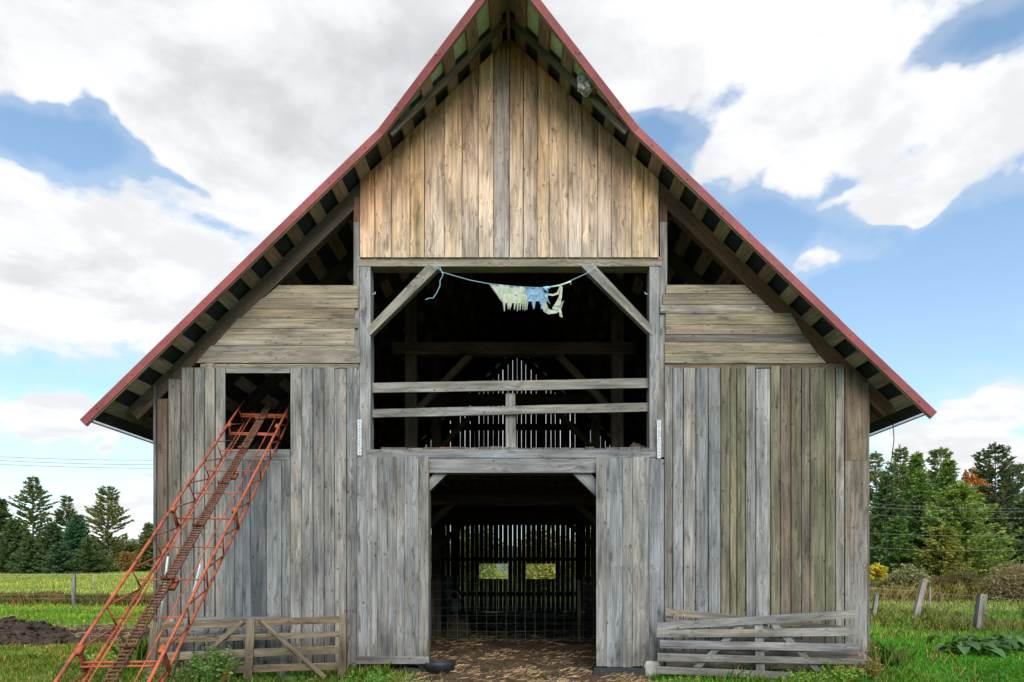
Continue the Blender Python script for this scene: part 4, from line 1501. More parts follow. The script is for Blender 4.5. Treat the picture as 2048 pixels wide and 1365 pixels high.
gcol = lambda s, f_: tuple(q * (1 + .12 * math.sin(s * 31)) for q in PG)
bcol = lambda s, f_: tuple(q * (.75 + .5 * f_) for q in PB)
strip_grid([(300, 375), (600, 405), (870, 430)], [(500, 660), (520, 590), (700, 560), (880, 560)], 30, 6, gcol, 0, .015, 12)
strip_grid([(870, 430), (1170, 452)], [(885, 550), (1160, 560)], 14, 5, bcol, 0, .015, 6)
# torn fringe: separate pointed tongues
tong = [(495, 560, 540, 825), (560, 640, 600, 790), (600, 700, 628, 795), (690, 760, 695, 800), (735, 790, 742, 825), (770, 830, 785, 805), (815, 850, 830, 800), (850, 890, 862, 812), (885, 930, 890, 800)]
prev = 500
for (xa, xb2, xt, zt_) in tong:
    strip_grid([(xa, 555), (xb2 + 6, 555)], [(xt - 5, zt_), (xt + 9, zt_ - 12)], 5, 7, gcol, -.012, .012, 5)
for (xa, xb2, xt, zt_) in [(885, 955, 900, 660), (945, 1050, 1005, 785), (1040, 1110, 1120, 720), (1090, 1180, 1130, 790)]:
    strip_grid([(xa, 555), (xb2, 555)], [(xt - 10, zt_), (xt + 12, zt_ - 10)], 6, 7, bcol, -.014, .016, 5)
strip_grid([(520, 540), (890, 540)], [(540, 690), (900, 690)], 24, 4, gcol, -.006, .012, 22)
strip_grid([(880, 530), (1180, 530)], [(895, 665), (1170, 655)], 18, 4, bcol, -.006, .012, 14)
strip_grid([(300, 375), (520, 540)], [(480, 640), (545, 690)], 8, 4, gcol, -.004, .008, 14)
# twisted knot and hanging loop
strip_grid([(1110, 500), (1110, 600), (1130, 730), (1160, 830), (1240, 868), (1330, 855), (1420, 815)],
           [(1215, 520), (1225, 600), (1200, 690), (1230, 770), (1290, 790), (1380, 700), (1480, 660)], 40, 6, lambda s, f_: PB if s < .36 - .15 * f_ else tuple(q * (1 - .25 * f_) for q in PG), -.02, .02, 8)
strip_grid([(1290, 775), (1340, 700), (1400, 590), (1430, 420)], [(1400, 800), (1430, 690), (1445, 600), (1460, 440)], 20, 4, gcol, -.03, .012, 6)
strip_grid([(1190, 520), (1300, 545), (1370, 520), (1420, 400)], [(1210, 560), (1300, 578), (1390, 555), (1450, 420)], 18, 3, gcol, -.01, .01, 6)
strip_grid([(1400, 790), (1410, 900)], [(1430, 780), (1460, 915)], 6, 2, gcol, -.02, .01, 6)
strip_grid([(1205, 560), (1265, 720)], [(1170, 560), (1180, 620)], 8, 3, bcol, -.03, .01, 6)
o = mesh_from('torn_cloth', cv_, cf_, M_CLOTH, cols=cc_, smooth=True)
tag(o, 'ragged pale green and blue cloth knotted on the rope above the loft', 'cloth')
ms = Mesh()
for (a, b, r0) in (((1160, 440), (1225, 505), .028), ((1170, 480), (1250, 440), .028)):
    p0, p1 = cl(*a), cl(*b)
    ms.tube([rp(p0[0], p0[1], -.0), rp((p0[0] + p1[0]) / 2, (p0[1] + p1[1]) / 2 - 2, -.03), rp(p1[0], p1[1], 0)], [r0 * .7, r0, r0 * .7], 8)
M_KNOT = plain_mat('blue_cloth', (.20, .45, .70), .9, 0, .2, 20)
ms.build('knot', M_KNOT, o, True)
ms = Mesh()
pts = [cl(1240, 435), cl(1320, 420), cl(1420, 408), cl(1500, 375), cl(1590, 345), cl(1585, 395)]
ms.tube([rp(q[0], q[1], -.005 * (i % 2)) for i, q in enumerate(pts)], [.009, .013, .010, .014, .011, .008], 6)
M_KNOT2 = plain_mat('pale_green_cloth', (.46, .54, .36), .9, 0, .2, 20)
ms.build('twisted_end', M_KNOT2, o, True)

# wasp nest under the hood
nx0, nz0 = W(1178, 163, BY0 - .5)
V, Fc = [], []
n = 18
for j in range(10):
    ph = PI * j / 9
    for i in range(n):
        a = 2 * PI * i / n
        rr = 1 + random.uniform(-.22, .22)
        V.append((.15 * math.sin(ph) * math.cos(a) * rr, .12 * math.sin(ph) * math.sin(a) * rr, .18 * math.cos(ph) * rr))
for j in range(9):
    for i in range(n):
        i2 = (i + 1) % n
        Fc.append([j * n + i, (j + 1) * n + i, (j + 1) * n + i2, j * n + i2])
o = mesh_from('wasp_nest', V, Fc, M_NEST)
o.location = (nx0 - .03, BY0 - .50, nz0 - .02)
tag(o, 'ragged grey and white nest clinging under the right hood rafter', 'nest')

# cable hanging from the right eave
cx_ = [(1780, 836), (1786, 850), (1788, 880), (1783, 920), (1776, 955), (1772, 1000), (1770, 1060), (1776, 1110)]
ms = Mesh().tube([(W(a, b, BY0 + .6)[0], BY0 + .6, W(a, b, BY0 + .6)[1]) for a, b in cx_], .007, 6)
solo(ms, 'hanging_cable', M_CABLE, 'thin black cable dangling from the right eave of the barn', 'cable')


# ------------------------------------------------------------------ power lines
def pline(px0, py0, px1, py1, dist0, dist1, rad, label, grp, sag=.3):
    pts = []
    for k in range(-1, 15):
        s = k / 8 if px0 < 300 else (k - 4) / 8
        dd = dist0 + (dist1 - dist0) * s
        px = px0 + (px1 - px0) * s
        py = py0 + (py1 - py0) * s
        x_, z_ = W(px, py, dd)
        pts.append((x_, dd, z_ + sag * ((s - .5) ** 2 - .25)))
    o_ = Mesh().tube(pts, rad, 5).build('power_line', M_LINE, None, True)
    tag(o_, label, 'power line', grp)


for (a, b, dd, lb) in ((914, 921, 60, 'topmost of the three dark power lines in the sky left of the barn'), (921.5, 930, 60, 'middle of the three dark power lines in the sky left of the barn'), (929, 937, 59, 'lowest of the three dark power lines in the sky left of the barn')):
    pline(0, a, 300, b, dd, dd, .021, lb, 'power lines left of the barn')
M_PALEW = plain_mat('pale_wire', (.30, .31, .30), .5, .3, .1, 4.0)
M_LINE_SAVE = M_LINE
M_LINE = M_PALEW
for (a, b, lb) in ((1007, 1018, 'topmost pale wire crossing the trees right of the barn'), (1014.5, 1023, 'second pale wire from the top, crossing the trees right of the barn'), (1030, 1036.5, 'third pale wire from the top, crossing the trees right of the barn'),
                   (1067, 1070.5, 'fourth pale wire from the top, crossing the trees right of the barn'), (1095.5, 1101, 'lowest pale wire crossing the trees right of the barn')):
    pline(1740, a, 2048, b, 34, 34, .0035, lb, 'wires right of the barn')
M_LINE = M_LINE_SAVE


# ------------------------------------------------------------------ fences
def post_obj(x_, y_, z_, h, rad, tilt, square, label, grp, col_):
    gz = float(ground_z(x_, y_))
    wb = Wood()
    top = (x_ + tilt * h, y_, gz + h)
    wb.beam((x_ - tilt * .2, y_, gz - .2), top, rad * 2, rad * 2 * (1 if square else .9), col_, (0, 1, 0), jit=.006)
    return tag(wb.build('fence_post'), label, 'fence post', grp), Vector(top)


RFP = [(1745, 1240, 1190, .17, .055, (.36, .34, .31), 'short leaning pale post beside the barn corner, at the right fence'),
       (1828, 1245, 1157, .24, .075, (.40, .37, .33), 'tall pale leaning post of the right fence, near the willow bush'),
       (1954, 1265, 1187, .13, .085, (.30, .27, .24), 'thick dark topped post of the right fence, furthest from the barn')]
tops = []
for (px, pb, pt, tilt, rad, c_, lb) in RFP:
    dd = EYE * F / (pb - VY)
    x_ = (px - VX) / F * dd
    h = (pb - pt) / F * dd
    o_, tp = post_obj(x_, dd, 0, h, rad, tilt, True, lb, 'fence posts right of the barn', c_)
    tops.append(tp)
e_ = tops[2] + (tops[2] - tops[1]) * 2.0
st = tops[0] + Vector((-6, 1.5, 0))


def wire_run(p_list, zs, label, name='wire_fence', cross=.28, rad=.0035, mat=M_WIRE, top_rad=.008):
    """a woven wire strip between posts"""
    root = thing(name, label, 'wire fence', tuple(p_list[0]))
    inv = tuple(-v for v in p_list[0])
    m1 = Mesh()
    for a, b in zip(p_list[:-1], p_list[1:]):
        n_ = 8
        for z_ in zs:
            m1.tube([a.lerp(b, k / n_) + Vector((0, 0, -z_ - .03 * math.sin(PI * k / n_))) for k in range(n_ + 1)], rad, 4)
        L_ = (b - a).length
        k = 0
        while k * cross < L_:
            p_ = a.lerp(b, k * cross / L_)
            m1.tube([p_ - Vector((0, 0, zs[0])), p_ - Vector((0, 0, zs[-1]))], rad * .8, 4)
            k += 1
    o1 = m1.build('woven_wire', mat, root)
    o1.location = inv
    m2 = Mesh()
    for a, b in zip(p_list[:-1], p_list[1:]):
        m2.tube([a.lerp(b, k / 6) + Vector((0, 0, -.02 - .04 * math.sin(PI * k / 6))) for k in range(7)], top_rad, 5)
    o2 = m2.build('top_wire', M_PALEW, root)
    o2.location = inv
    return root


lvl = [Vector((t_.x, t_.y, 1.08)) for t_ in tops]
st.z = 1.10
e_.z = 1.12
lv2 = [st, Vector((tops[0].x, tops[0].y, 1.06)), Vector((tops[1].x, tops[1].y, tops[1].z - .35)), Vector((tops[2].x, tops[2].y, tops[2].z - .04)), Vector((e_.x, e_.y, 1.0))]
wire_run(lv2, (.18, .33, .48, .63, .80), 'sagging woven wire fence strung along the leaning posts right of the barn')
dd = 30
o_, tp = post_obj((1860 - VX) / F * dd, dd, 0, .95, .022, .0, True, 'thin white stake standing in the field beyond the right fence', 'fence posts right of the barn', (.62, .62, .6))
# left fence
dl_ = 31.6
xs_ = [(148, .0)]
LP = []
for (px, lb) in ((148, 'grey round post of the left fence, seen between heap and barn'), (-250, 'grey post of the left fence beyond the photo edge')):
    x_ = (px - VX) / F * dl_
    o_, tp = post_obj(x_, dl_, 0, 1.5, .07, .0, False, lb, 'fence posts left of the barn', (.27, .27, .26))
    LP.append(tp)
pr = Vector((LP[0].x + 8, dl_ + .3, LP[0].z))
wire_run([LP[1], LP[0], pr], (.15, .35, .55, .75, .95, 1.15), 'fine wire fence with pale top cord across the left field', rad=.0045, cross=.35, top_rad=.012)
x_ = (187 - VX) / F * 36
o_, tp = post_obj(x_, 36, 0, 1.45, .02, 0, True, 'thin pale insulator stake behind the left fence', 'fence posts left of the barn', (.5, .5, .5))


# ------------------------------------------------------------------ trees
def rot_basis(d):
    """d (N,3) unit -> two perpendicular unit vectors"""
    ref = np.where(np.abs(d[:, 2:3]) < .9, np.array([[0, 0, 1.0]]), np.array([[1.0, 0, 0]]))
    s = np.cross(d, ref)
    s /= np.linalg.norm(s, axis=1, keepdims=True) + 1e-9
    u = np.cross(s, d)
    return s, u


def leaf_tris(P, Dn, L, Wd, cols, name, parent, mat=M_LEAF, rng=RNG, flat=0.6):
    cols = cols * np.array([2.25, 2.0, 1.7])
    """one diamond per leaf spray: P base, Dn direction, L length, Wd width"""
    s, u = rot_basis(Dn)
    a = rng.uniform(-PI, PI, len(P)) * flat
    sv = s * np.cos(a)[:, None] + u * np.sin(a)[:, None]
    mid = P + Dn * (L * .45)[:, None]
    tip = P + Dn * L[:, None]
    V = np.stack([P, mid + sv * (Wd / 2)[:, None], tip, mid - sv * (Wd / 2)[:, None]], 1).reshape(-1, 3)
    return mesh_np(name, V, 4, cols, mat, parent)


def trunk_mesh(h, r, parent, lean=0.0, limbs=None):
    m = Mesh()
    pts = [(lean * (k / 6) ** 2 * h, .04 * math.sin(k), h * k / 6) for k in range(7)]
    m.tube(pts, [r * (1 - .85 * k / 6) for k in range(7)], 7)
    if limbs is not None:
        for a, b, rr in limbs:
            m.tube([a, (Vector(a) + Vector(b)) / 2 + Vector((0, 0, .05)), b], [rr, rr * .7, rr * .3], 4)
    return m.build('trunk', M_BARK, parent, True)


def conifer(kind, h, r, seed, c0, c1, label, cat, x, y, group, z=None, dens=1.0, spray=1.0):
    rg = np.random.default_rng(seed)
    gz = float(ground_z(x, y)) if z is None else z
    root = thing(kind, label, cat, (x, y, gz - .05), group)
    P, Dn, L, C = [], [], [], []
    limbs = []
    pine = 'pine' in kind
    z_ = h * (0.16 if pine else 0.04)
    step = .46 if pine else .30
    while z_ < h - .15:
        t = (z_ / h)
        if pine:
            prof = min(1.0, 1.25 * (1 - t) ** .60) * (0.78 + .22 * math.sin(t * 17 + seed))
            if t < .4:
                prof *= .62 + .38 * t / .4
            nb = rg.integers(5, 8)
        else:
            prof = min(1.0, 1.12 * (1 - t) ** .80) * (.92 + .08 * math.sin(t * 30 + seed))
            nb = rg.integers(6, 9)
        a0 = rg.uniform(0, 2 * PI)
        for k in range(nb):
            az_ = a0 + 2 * PI * k / nb + rg.uniform(-.35, .35)
            Lb = r * prof * rg.uniform(.62, 1.12) + .12
            if pine and rg.random() < .1:
                continue
            el0 = rg.uniform(.05, .3) if pine else rg.uniform(-.35, -.05) + t * .55
            if kind == 'larch':
                el0 = rg.uniform(.15, .5)
            ns = max(3, int(Lb / .17 * dens))
            s = (np.arange(ns) + rg.uniform(0, 1, ns)) / ns
            s = s ** .8
            if pine:
                s = .22 + .78 * s
            curve = (.22 if pine else .18) * s * s * Lb
            hd = np.array([math.cos(az_), math.sin(az_), 0])
            base = hd[None] * (s * Lb * math.cos(el0))[:, None]
            base[:, 2] = z_ + s * Lb * math.sin(el0) + curve
            per = 7 if pine else 5
            B = np.repeat(base, per, 0)
            S = np.repeat(s, per)
            sd_ = rg.uniform(-1.25, 1.25, len(B)) + rg.choice([-.2, .2], len(B))
            ca, sa = np.cos(az_ + sd_), np.sin(az_ + sd_)
            up_ = rg.uniform(-.15, .75, len(B)) if pine else rg.uniform(-.45, .45, len(B))
            d_ = np.stack([ca, sa, up_], 1)
            d_ /= np.linalg.norm(d_, axis=1, keepdims=True)
            B = B + rg.normal(0, .05, B.shape)
            ln = rg.uniform(.24, .46, len(B)) * (1.12 - .4 * S) * spray * (1.0 if pine else .95)
            if pine:
                ln *= 1.0 - .35 * (1 - S)
            P.append(B)
            Dn.append(d_)
            L.append(ln)
            tone = rg.uniform(0, 1, len(B)) * .45 + rg.uniform(0, .55)
            C.append(np.array(c0)[None] * (1 - tone)[:, None] + np.array(c1)[None] * tone[:, None])
            if k % 2 == 0 or pine:
                e_ = hd * Lb * math.cos(el0) * .9
                limbs.append(((0, 0, z_), (e_[0], e_[1], z_ + Lb * .9 * math.sin(el0) + .1 * Lb), .012 + .012 * Lb))
        z_ += step * rg.uniform(.75, 1.25) * (1 - .35 * t)
    # leader
    n_ = 30
    B = np.stack([rg.normal(0, .04, n_), rg.normal(0, .04, n_), rg.uniform(h - .7, h, n_)], 1)
    d_ = np.stack([rg.normal(0, .5, n_), rg.normal(0, .5, n_), np.ones(n_)], 1)
    d_ /= np.linalg.norm(d_, axis=1, keepdims=True)
    P.append(B)
    Dn.append(d_)
    L.append(rg.uniform(.12, .3, n_))
    C.append(np.repeat(np.array(c1)[None], n_, 0))
    P, Dn, L, C = map(np.concatenate, (P, Dn, L, C))
    leaf_tris(P, Dn, L, L * rg.uniform(.30, .55, len(L)), C, 'crown', root, rng=rg)
    trunk_mesh(h * .97, max(.07, h * .013), root, 0, limbs)
    return root


def bushy(kind, h, r, seed, c0, c1, label, cat, x, y, group=None, n=9000, leaf=.13, trunk=.3, z=None, stems=0, lobes=14):
    """broadleaf crown or bush: leaf clumps through an uneven volume"""
    rg = np.random.default_rng(seed)
    gz = float(ground_z(x, y)) if z is None else z
    root = thing(kind, label, cat, (x, y, gz - .03), group)
    th = h * trunk
    cen = []
    for k in range(lobes):
        a = rg.uniform(0, 2 * PI)
        f_ = rg.uniform(0, 1)
        zz = th + (h - th) * (.2 + .62 * f_)
        rr = r * .6 * math.sqrt(rg.uniform(0, 1)) * (1 - .55 * f_)
        cen.append((rr * math.cos(a), rr * math.sin(a), zz, r * rg.uniform(.32, .52)))
    cen = np.array(cen)
    idx = rg.integers(0, lobes, n)
    d_ = rg.normal(0, 1, (n, 3))
    d_ /= np.linalg.norm(d_, axis=1, keepdims=True)
    rad = rg.uniform(.25, 1.0, n) ** .5 * (1 + .25 * np.sin(d_[:, 0] * 7 + idx) * np.cos(d_[:, 2] * 6))
    P = cen[idx, :3] + d_ * (cen[idx, 3] * rad)[:, None] * np.array([[1, 1, .85]])
    P[:, 2] = np.maximum(P[:, 2], .05)
    dirs = d_ + rg.normal(0, .7, (n, 3))
    dirs /= np.linalg.norm(dirs, axis=1, keepdims=True)
    ln = leaf * rg.uniform(.6, 1.4, n)
    tone = rg.uniform(0, .5, n) + (rg.uniform(0, 1, lobes) * .5)[idx]
    C = np.array(c0)[None] * (1 - tone)[:, None] + np.array(c1)[None] * tone[:, None]
    leaf_tris(P, dirs, ln, ln * .6, C, 'crown', root, rng=rg, flat=1.0)
    limbs = []
    for k in range(lobes):
        c_ = cen[k]
        limbs.append(((0, 0, th * .6 + .05 * k / lobes), tuple(c_[:3]), .02 + .012 * h / 3))
    trunk_mesh(th + (h - th) * .6, max(.03, h * .018), root, 0, limbs)
    return root


def at(px, dist):
    return (px - VX) / F * dist


def tree_h(py_top, dist, gz=0.0):
    return EYE + (VY - py_top) / F * dist - gz


SPR0, SPR1 = (.024, .044, .018), (.046, .076, .028)
PIN0, PIN1 = (.048, .074, .034), (.10, .135, .055)
LAR0, LAR1 = (.055, .10, .024), (.105, .155, .038)
MID0, MID1 = (.042, .085, .022), (.085, .15, .04)
GR = 'trees at the edge of the wood right of the barn'
GL = 'trees beyond the field left of the barn'
RT = [  # kind, px, top, dist, radius, colours, seed, label
    ('pine', 1800, 892, 56, 2.7, PIN0, PIN1, 1, 'dark pine with a forked top, next to the barn corner on the right'),
    ('pine', 1752, 905, 60, 2.7, PIN0, PIN1, 2, 'dark pine partly hidden by the right barn corner'),
    ('spruce', 1834, 905, 52, 2.3, MID0, MID1, 3, 'slim bright green spruce with pointed spire between pines, right of the barn'),
    ('pine', 1882, 896, 55, 2.7, PIN0, PIN1, 4, 'round topped green pine in the middle of the right wood'),
    ('spruce', 1897, 918, 49, 2.2, MID0, MID1, 5, 'bright green spruce standing in front of the round topped pine'),
    ('pine', 1990, 888, 47, 3.2, (.03, .05, .03), (.06, .085, .045), 6, 'tallest dark pine at the right, near the orange maple'),
    ('pine', 2036, 925, 48, 2.4, (.03, .05, .03), (.06, .085, .045), 7, 'dark pine at the far right edge of the wood'),
    ('larch', 1920, 964, 42, 3.7, LAR0, LAR1, 8, 'broad yellow green larch in front of the orange maple'),
    ('spruce', 1775, 950, 47, 2.2, SPR0, (.05, .095, .035), 9, 'mid green spruce close to the barn corner on the right'),
    ('spruce', 1838, 990, 45, 2.0, SPR0, (.05, .10, .035), 10, 'lower dark green spruce behind the willow bush'),
    ('spruce', 1985, 1010, 44, 2.6, (.03, .05, .022), (.06, .085, .035), 11, 'dark low spruce under the tall pine at the right'),
    ('spruce', 2045, 1000, 44, 2.4, (.025, .045, .02), (.055, .08, .03), 12, 'dark low spruce at the right edge of the photo'),
    ('larch', 1885, 1050, 40.5, 1.9, (.07, .09, .025), (.12, .125, .03), 13, 'yellowing young larch behind the willow bush'),
    ('spruce', 1795, 1030, 43.5, 1.7, (.03, .065, .02), (.06, .115, .03), 14, 'small dense spruce left of the willow bush'),
    ('pine', 1862, 945, 60, 2.6, PIN0, PIN1, 51, 'dark pine glimpsed behind the spruces, between round topped and forked pines'),
    ('spruce', 1815, 932, 58, 2.6, MID0, MID1, 52, 'mid green spruce behind the slim pointed spruce'),
    ('pine', 1942, 985, 54, 2.6, (.03, .05, .025), (.06, .09, .04), 53, 'dark pine below the orange maple, behind the broad larch'),
    ('spruce', 2018, 960, 53, 2.8, SPR0, (.05, .085, .035), 54, 'dark spruce filling the gap right of the tallest dark pine'),
    ('spruce', 1762, 985, 53, 2.4, SPR0, MID1, 55, 'dense green spruce just clear of the barn corner'),
    ('larch', 1756, 1128, 39, .62, (.15, .15, .02), (.27, .25, .025), 15, 'little golden yellow larch beside the barn corner'),
]
for (kd, px, top, dist, rad, c0, c1, sd_, lb) in RT:
    gz = float(ground_z(at(px, dist), dist))
    conifer(kd, tree_h(top, dist, gz), rad, sd_, c0, c1, lb, 'tree', at(px, dist), dist, GR, dens=1.25)
bushy('maple', tree_h(938, 53), 1.9, 31, (.15, .065, .012), (.22, .105, .02), 'orange autumn maple glowing between larch and dark pine', 'tree', at(1944, 53), 53, GR, 6000, .2, .6)
bushy('maple', tree_h(1040, 55), 2.4, 32, (.15, .09, .015), (.21, .14, .03), 'low yellow orange maple in the shade near the barn corner', 'tree', at(1757, 55), 55, GR, 4000, .22, .3)
bushy('willow_bush', tree_h(1140, 37), 1.75, 33, (.065, .08, .04), (.12, .13, .07), 'domed grey green willow bush behind the right fence', 'bush', at(1820, 37), 37, None, 12000, .14, .02, lobes=22)
bushy('brush', tree_h(1145, 34), 2.2, 34, (.07, .065, .04), (.13, .115, .075), 'greyish brown brush thicket at the right edge behind the fence', 'bush', at(2048, 34), 34, None, 9000, .12, .02, lobes=20)
bushy('brush', tree_h(1150, 36), 1.5, 35, (.045, .05, .022), (.08, .075, .035), 'dull olive brush under the larch behind the thick post', 'bush', at(1938, 37), 37.5, None, 7000, .13, .02, lobes=16)
for i, (px, dist, top, c0, c1, lb) in enumerate(((1875, 38, 1160, (.05, .045, .025), (.09, .07, .035), 'brown leafed low shrub right of the willow bush'),
                                                 (1760, 38, 1168, (.05, .06, .03), (.10, .11, .05), 'low green shrub at the barn corner beyond the right fence'),
                                                 (2000, 36, 1185, (.06, .04, .025), (.10, .07, .035), 'reddish low shrub behind the thick fence post'))):
    bushy('shrub', tree_h(top, dist), 1.3, 50 + i, c0, c1, lb, 'bush', at(px, dist), dist, None, 4000, .12, .02)

LT = [
    ('pine', 66, 953, 92, 3.9, (.045, .065, .028), (.095, .12, .045), 21, 'leftmost tall pine with layered open boughs'),
    ('pine', 133, 991, 96, 2.9, (.04, .065, .03), (.08, .11, .045), 22, 'middle pine, smaller, between the two tall left pines'),
    ('pine', 216, 973, 90, 4.1, (.055, .075, .03), (.115, .14, .05), 23, 'broad bright pine nearest the barn on the left'),
    ('spruce', 2, 995, 84, 2.8, SPR0, SPR1, 24, 'dark spruce at the left edge of the photo'),
    ('spruce', 28, 1040, 82, 2.6, SPR0, SPR1, 25, 'dark spruce under the leftmost pine'),
    ('spruce', 105, 1045, 84, 2.9, SPR0, (.035, .07, .035), 26, 'dark blue green spruce below the middle pine'),
    ('spruce', 155, 1030, 82, 2.9, (.015, .045, .026), (.03, .075, .042), 27, 'pointed blue green spruce left of the broad bright pine'),
    ('spruce', 178, 1075, 80, 2.2, SPR0, SPR1, 28, 'low dark spruce at the foot of the broad bright pine'),
    ('spruce', 297, 1045, 90, 2.0, (.04, .06, .025), (.08, .10, .04), 29, 'slim spruce touching the left barn corner'),
    ('spruce', 60, 1075, 80, 2.4, (.02, .045, .02), (.045, .075, .03), 30, 'squat dark spruce in front of the leftmost pine trunk'),
    ('spruce', 120, 1085, 79, 2.4, (.018, .045, .025), (.04, .07, .035), 41, 'squat blue green spruce at the field edge, left'),
    ('spruce', 265, 1085, 92, 2.2, (.05, .07, .03), (.08, .10, .04), 42, 'small olive spruce between broad pine and barn'),
]
for (kd, px, top, dist, rad, c0, c1, sd_, lb) in LT:
    gz = float(ground_z(at(px, dist), dist))
    conifer(kd, tree_h(top, dist, gz), rad, sd_, c0, c1, lb, 'tree', at(px, dist), dist, GL, dens=1.0, spray=1.25)
for i, (px, top, dist, rad, c0, c1, lb) in enumerate(((84, 1110, 84, 2.2, (.10, .07, .02), (.18, .12, .03), 'yellow orange bush below the leftmost pine'), (258, 1105, 88, 1.7, (.07, .06, .02), (.13, .09, .03), 'russet bush right of the broad bright pine'),
                                                      (278, 1100, 94, 1.9, (.12, .06, .02), (.17, .09, .025), 'orange bush near the left barn corner'), (205, 1120, 84, 2.0, (.03, .055, .02), (.06, .09, .03), 'dark green bush at the foot of the bright pine'))):
    gz = float(ground_z(at(px, dist), dist))
    bushy('bush', tree_h(top, dist, gz), rad, 70 + i, c0, c1, lb, 'bush', at(px, dist), dist, None, 4500, .28, .05)
# far wood closing the view behind the left trees and behind the barn
for i, (px, top, dist, rad) in enumerate(((15, 1085, 120, 6), (95, 1080, 125, 6), (165, 1090, 122, 6), (235, 1092, 125, 6), (300, 1085, 128, 6), (-60, 1080, 118, 6))):
    gz = float(ground_z(at(px, dist), dist))
    bushy('far_tree', tree_h(top, dist, gz), rad, 90 + i, (.05, .065, .03), (.11, .11, .05), ['rounded far tree behind the leftmost pine and edge spruce', 'rounded far tree between leftmost and middle pines', 'rounded far tree left of the broad bright pine',
          'rounded far tree right of the broad bright pine', 'rounded far tree beside the left barn corner', 'rounded far tree beyond the left photo edge'][i], 'tree', at(px, dist), dist, 'far rounded trees beyond the left field', 4000, .5, .1)
for i, (x_, y_, h_, c0, c1, lb) in enumerate(((-3.5, 46, 5.2, (.06, .10, .02), (.14, .18, .05), 'green bush seen through the left rear opening of the barn'), (1.5, 44, 4.6, (.09, .12, .03), (.18, .17, .05), 'yellow green bush seen through the right rear opening of the barn'),
                                               (5.5, 50, 6.0, (.05, .09, .02), (.12, .15, .04), 'green bush behind the barn, right of centre'), (-8.5, 50, 6.5, (.05, .09, .02), (.10, .14, .04), 'green bush behind the barn, left of centre'))):
    bushy('bush', h_, 3.2, 120 + i, c0, c1, lb, 'bush', x_, y_, None, 6000, .2, .02, lobes=18)


# ------------------------------------------------------------------ grass, straw, weeds
def grass_patch(n, x0, x1, y0, y1, h0, h1, c0, c1, seed, dens_fn=None, wd=.008, hfn=None):
    rg = np.random.default_rng(seed)
    x_ = rg.uniform(x0, x1, n)
    y_ = y0 + (y1 - y0) * rg.uniform(0, 1, n) ** 1.0
    keep = np.ones(n, bool)
    d = dirt_mask(x_, y_)
    keep &= rg.uniform(0, 1, n) > np.clip(d * 1.5 - .12, 0, .985)
    keep &= ~((x_ > BX0 - .02) & (x_ < BX1 + .02) & (y_ > BY0 + .02) & (y_ < BY1))
    # only where the lens and its neighbours can look
    keep &= (x_ > -0.86 * y_ - 1.0) & (x_ < 0.82 * y_ + 1.0)
    if dens_fn is not None:
        keep &= rg.uniform(0, 1, n) < dens_fn(x_, y_)
    x_, y_ = x_[keep], y_[keep]
    n = len(x_)
    cl_ = fbm(x_ * 1.6, y_ * 1.6, seed + 2, 3)
    big = fbm(x_ * .35, y_ * .35, seed + 4, 3)
    h = (h0 + (h1 - h0) * rg.uniform(0, 1, n) ** 1.6) * (.45 + 1.1 * cl_)
    if hfn is not None:
        h = h * hfn(x_, y_)
    a = rg.uniform(0, 2 * PI, n)
    ln = rg.uniform(.1, .75, n) * h
    w_ = wd * rg.uniform(.6, 1.5, n) * np.clip(y_ / 11, 1, 4)
    z_ = ground_z(x_, y_) - .01
    base = np.stack([x_, y_, z_], 1)
    sv = np.stack([np.cos(a + PI / 2), np.sin(a + PI / 2), np.zeros(n)], 1) * (w_ / 2)[:, None]
    mid = base + np.stack([np.cos(a) * ln * .35, np.sin(a) * ln * .35, h * .6], 1)
    tip = base + np.stack([np.cos(a) * ln, np.sin(a) * ln, h], 1)
    V = np.stack([base - sv, base + sv, mid + sv * .8, tip, mid - sv * .8], 1).reshape(-1, 3)
    tone = np.clip(rg.uniform(0, .6, n) + (big - .5) * 1.6 + .2, 0, 1)
    C = np.array(c0)[None] * (1 - tone)[:, None] + np.array(c1)[None] * tone[:, None]
    C = C * GB
    dry = rg.uniform(0, 1, n) * (1 if wd < .02 else 99) < .06 + .25 * np.clip(dirt_mask(x_, y_), 0, 1)
    C[dry] = np.array([.24, .19, .09])
    yel = (rg.uniform(0, 1, n) < np.clip(fbm(x_ * .8, y_ * .8, 61, 3) * 2 - .75, 0, .6)) & (x_ < 0)
    C[yel] = C[yel] * np.array([1.55, 1.1, 1.2])
    return V, C


GV, GC = [], []
GB = np.array([2.4, 2.2, 1.9])
G0, G1 = (.035, .115, .012), (.085, .185, .022)
for args in ((150000, -10.5, -1.2, 8.8, 15.5, .04, .12, (.045, .10, .016), (.10, .16, .03), 1), (60000, -22, -5.5, 15, 30, .05, .16, (.06, .15, .014), (.12, .21, .03), 2),
             (90000, -70, -5, 30, 95, .12, .26, (.10, .17, .02), (.19, .24, .045), 3),
             (110000, 1.4, 10, 8.8, 15.5, .04, .11, (.028, .12, .012), (.06, .19, .018), 4), (100000, 5.0, 30, 15, 26, .06, .18, (.05, .14, .016), (.11, .20, .035), 5),
             (60000, 12, 60, 26, 42, .12, .28, (.09, .15, .03), (.18, .21, .065), 6)):
    V, C = grass_patch(*args[:9], args[9])
    GV.append(V)
    GC.append(C)
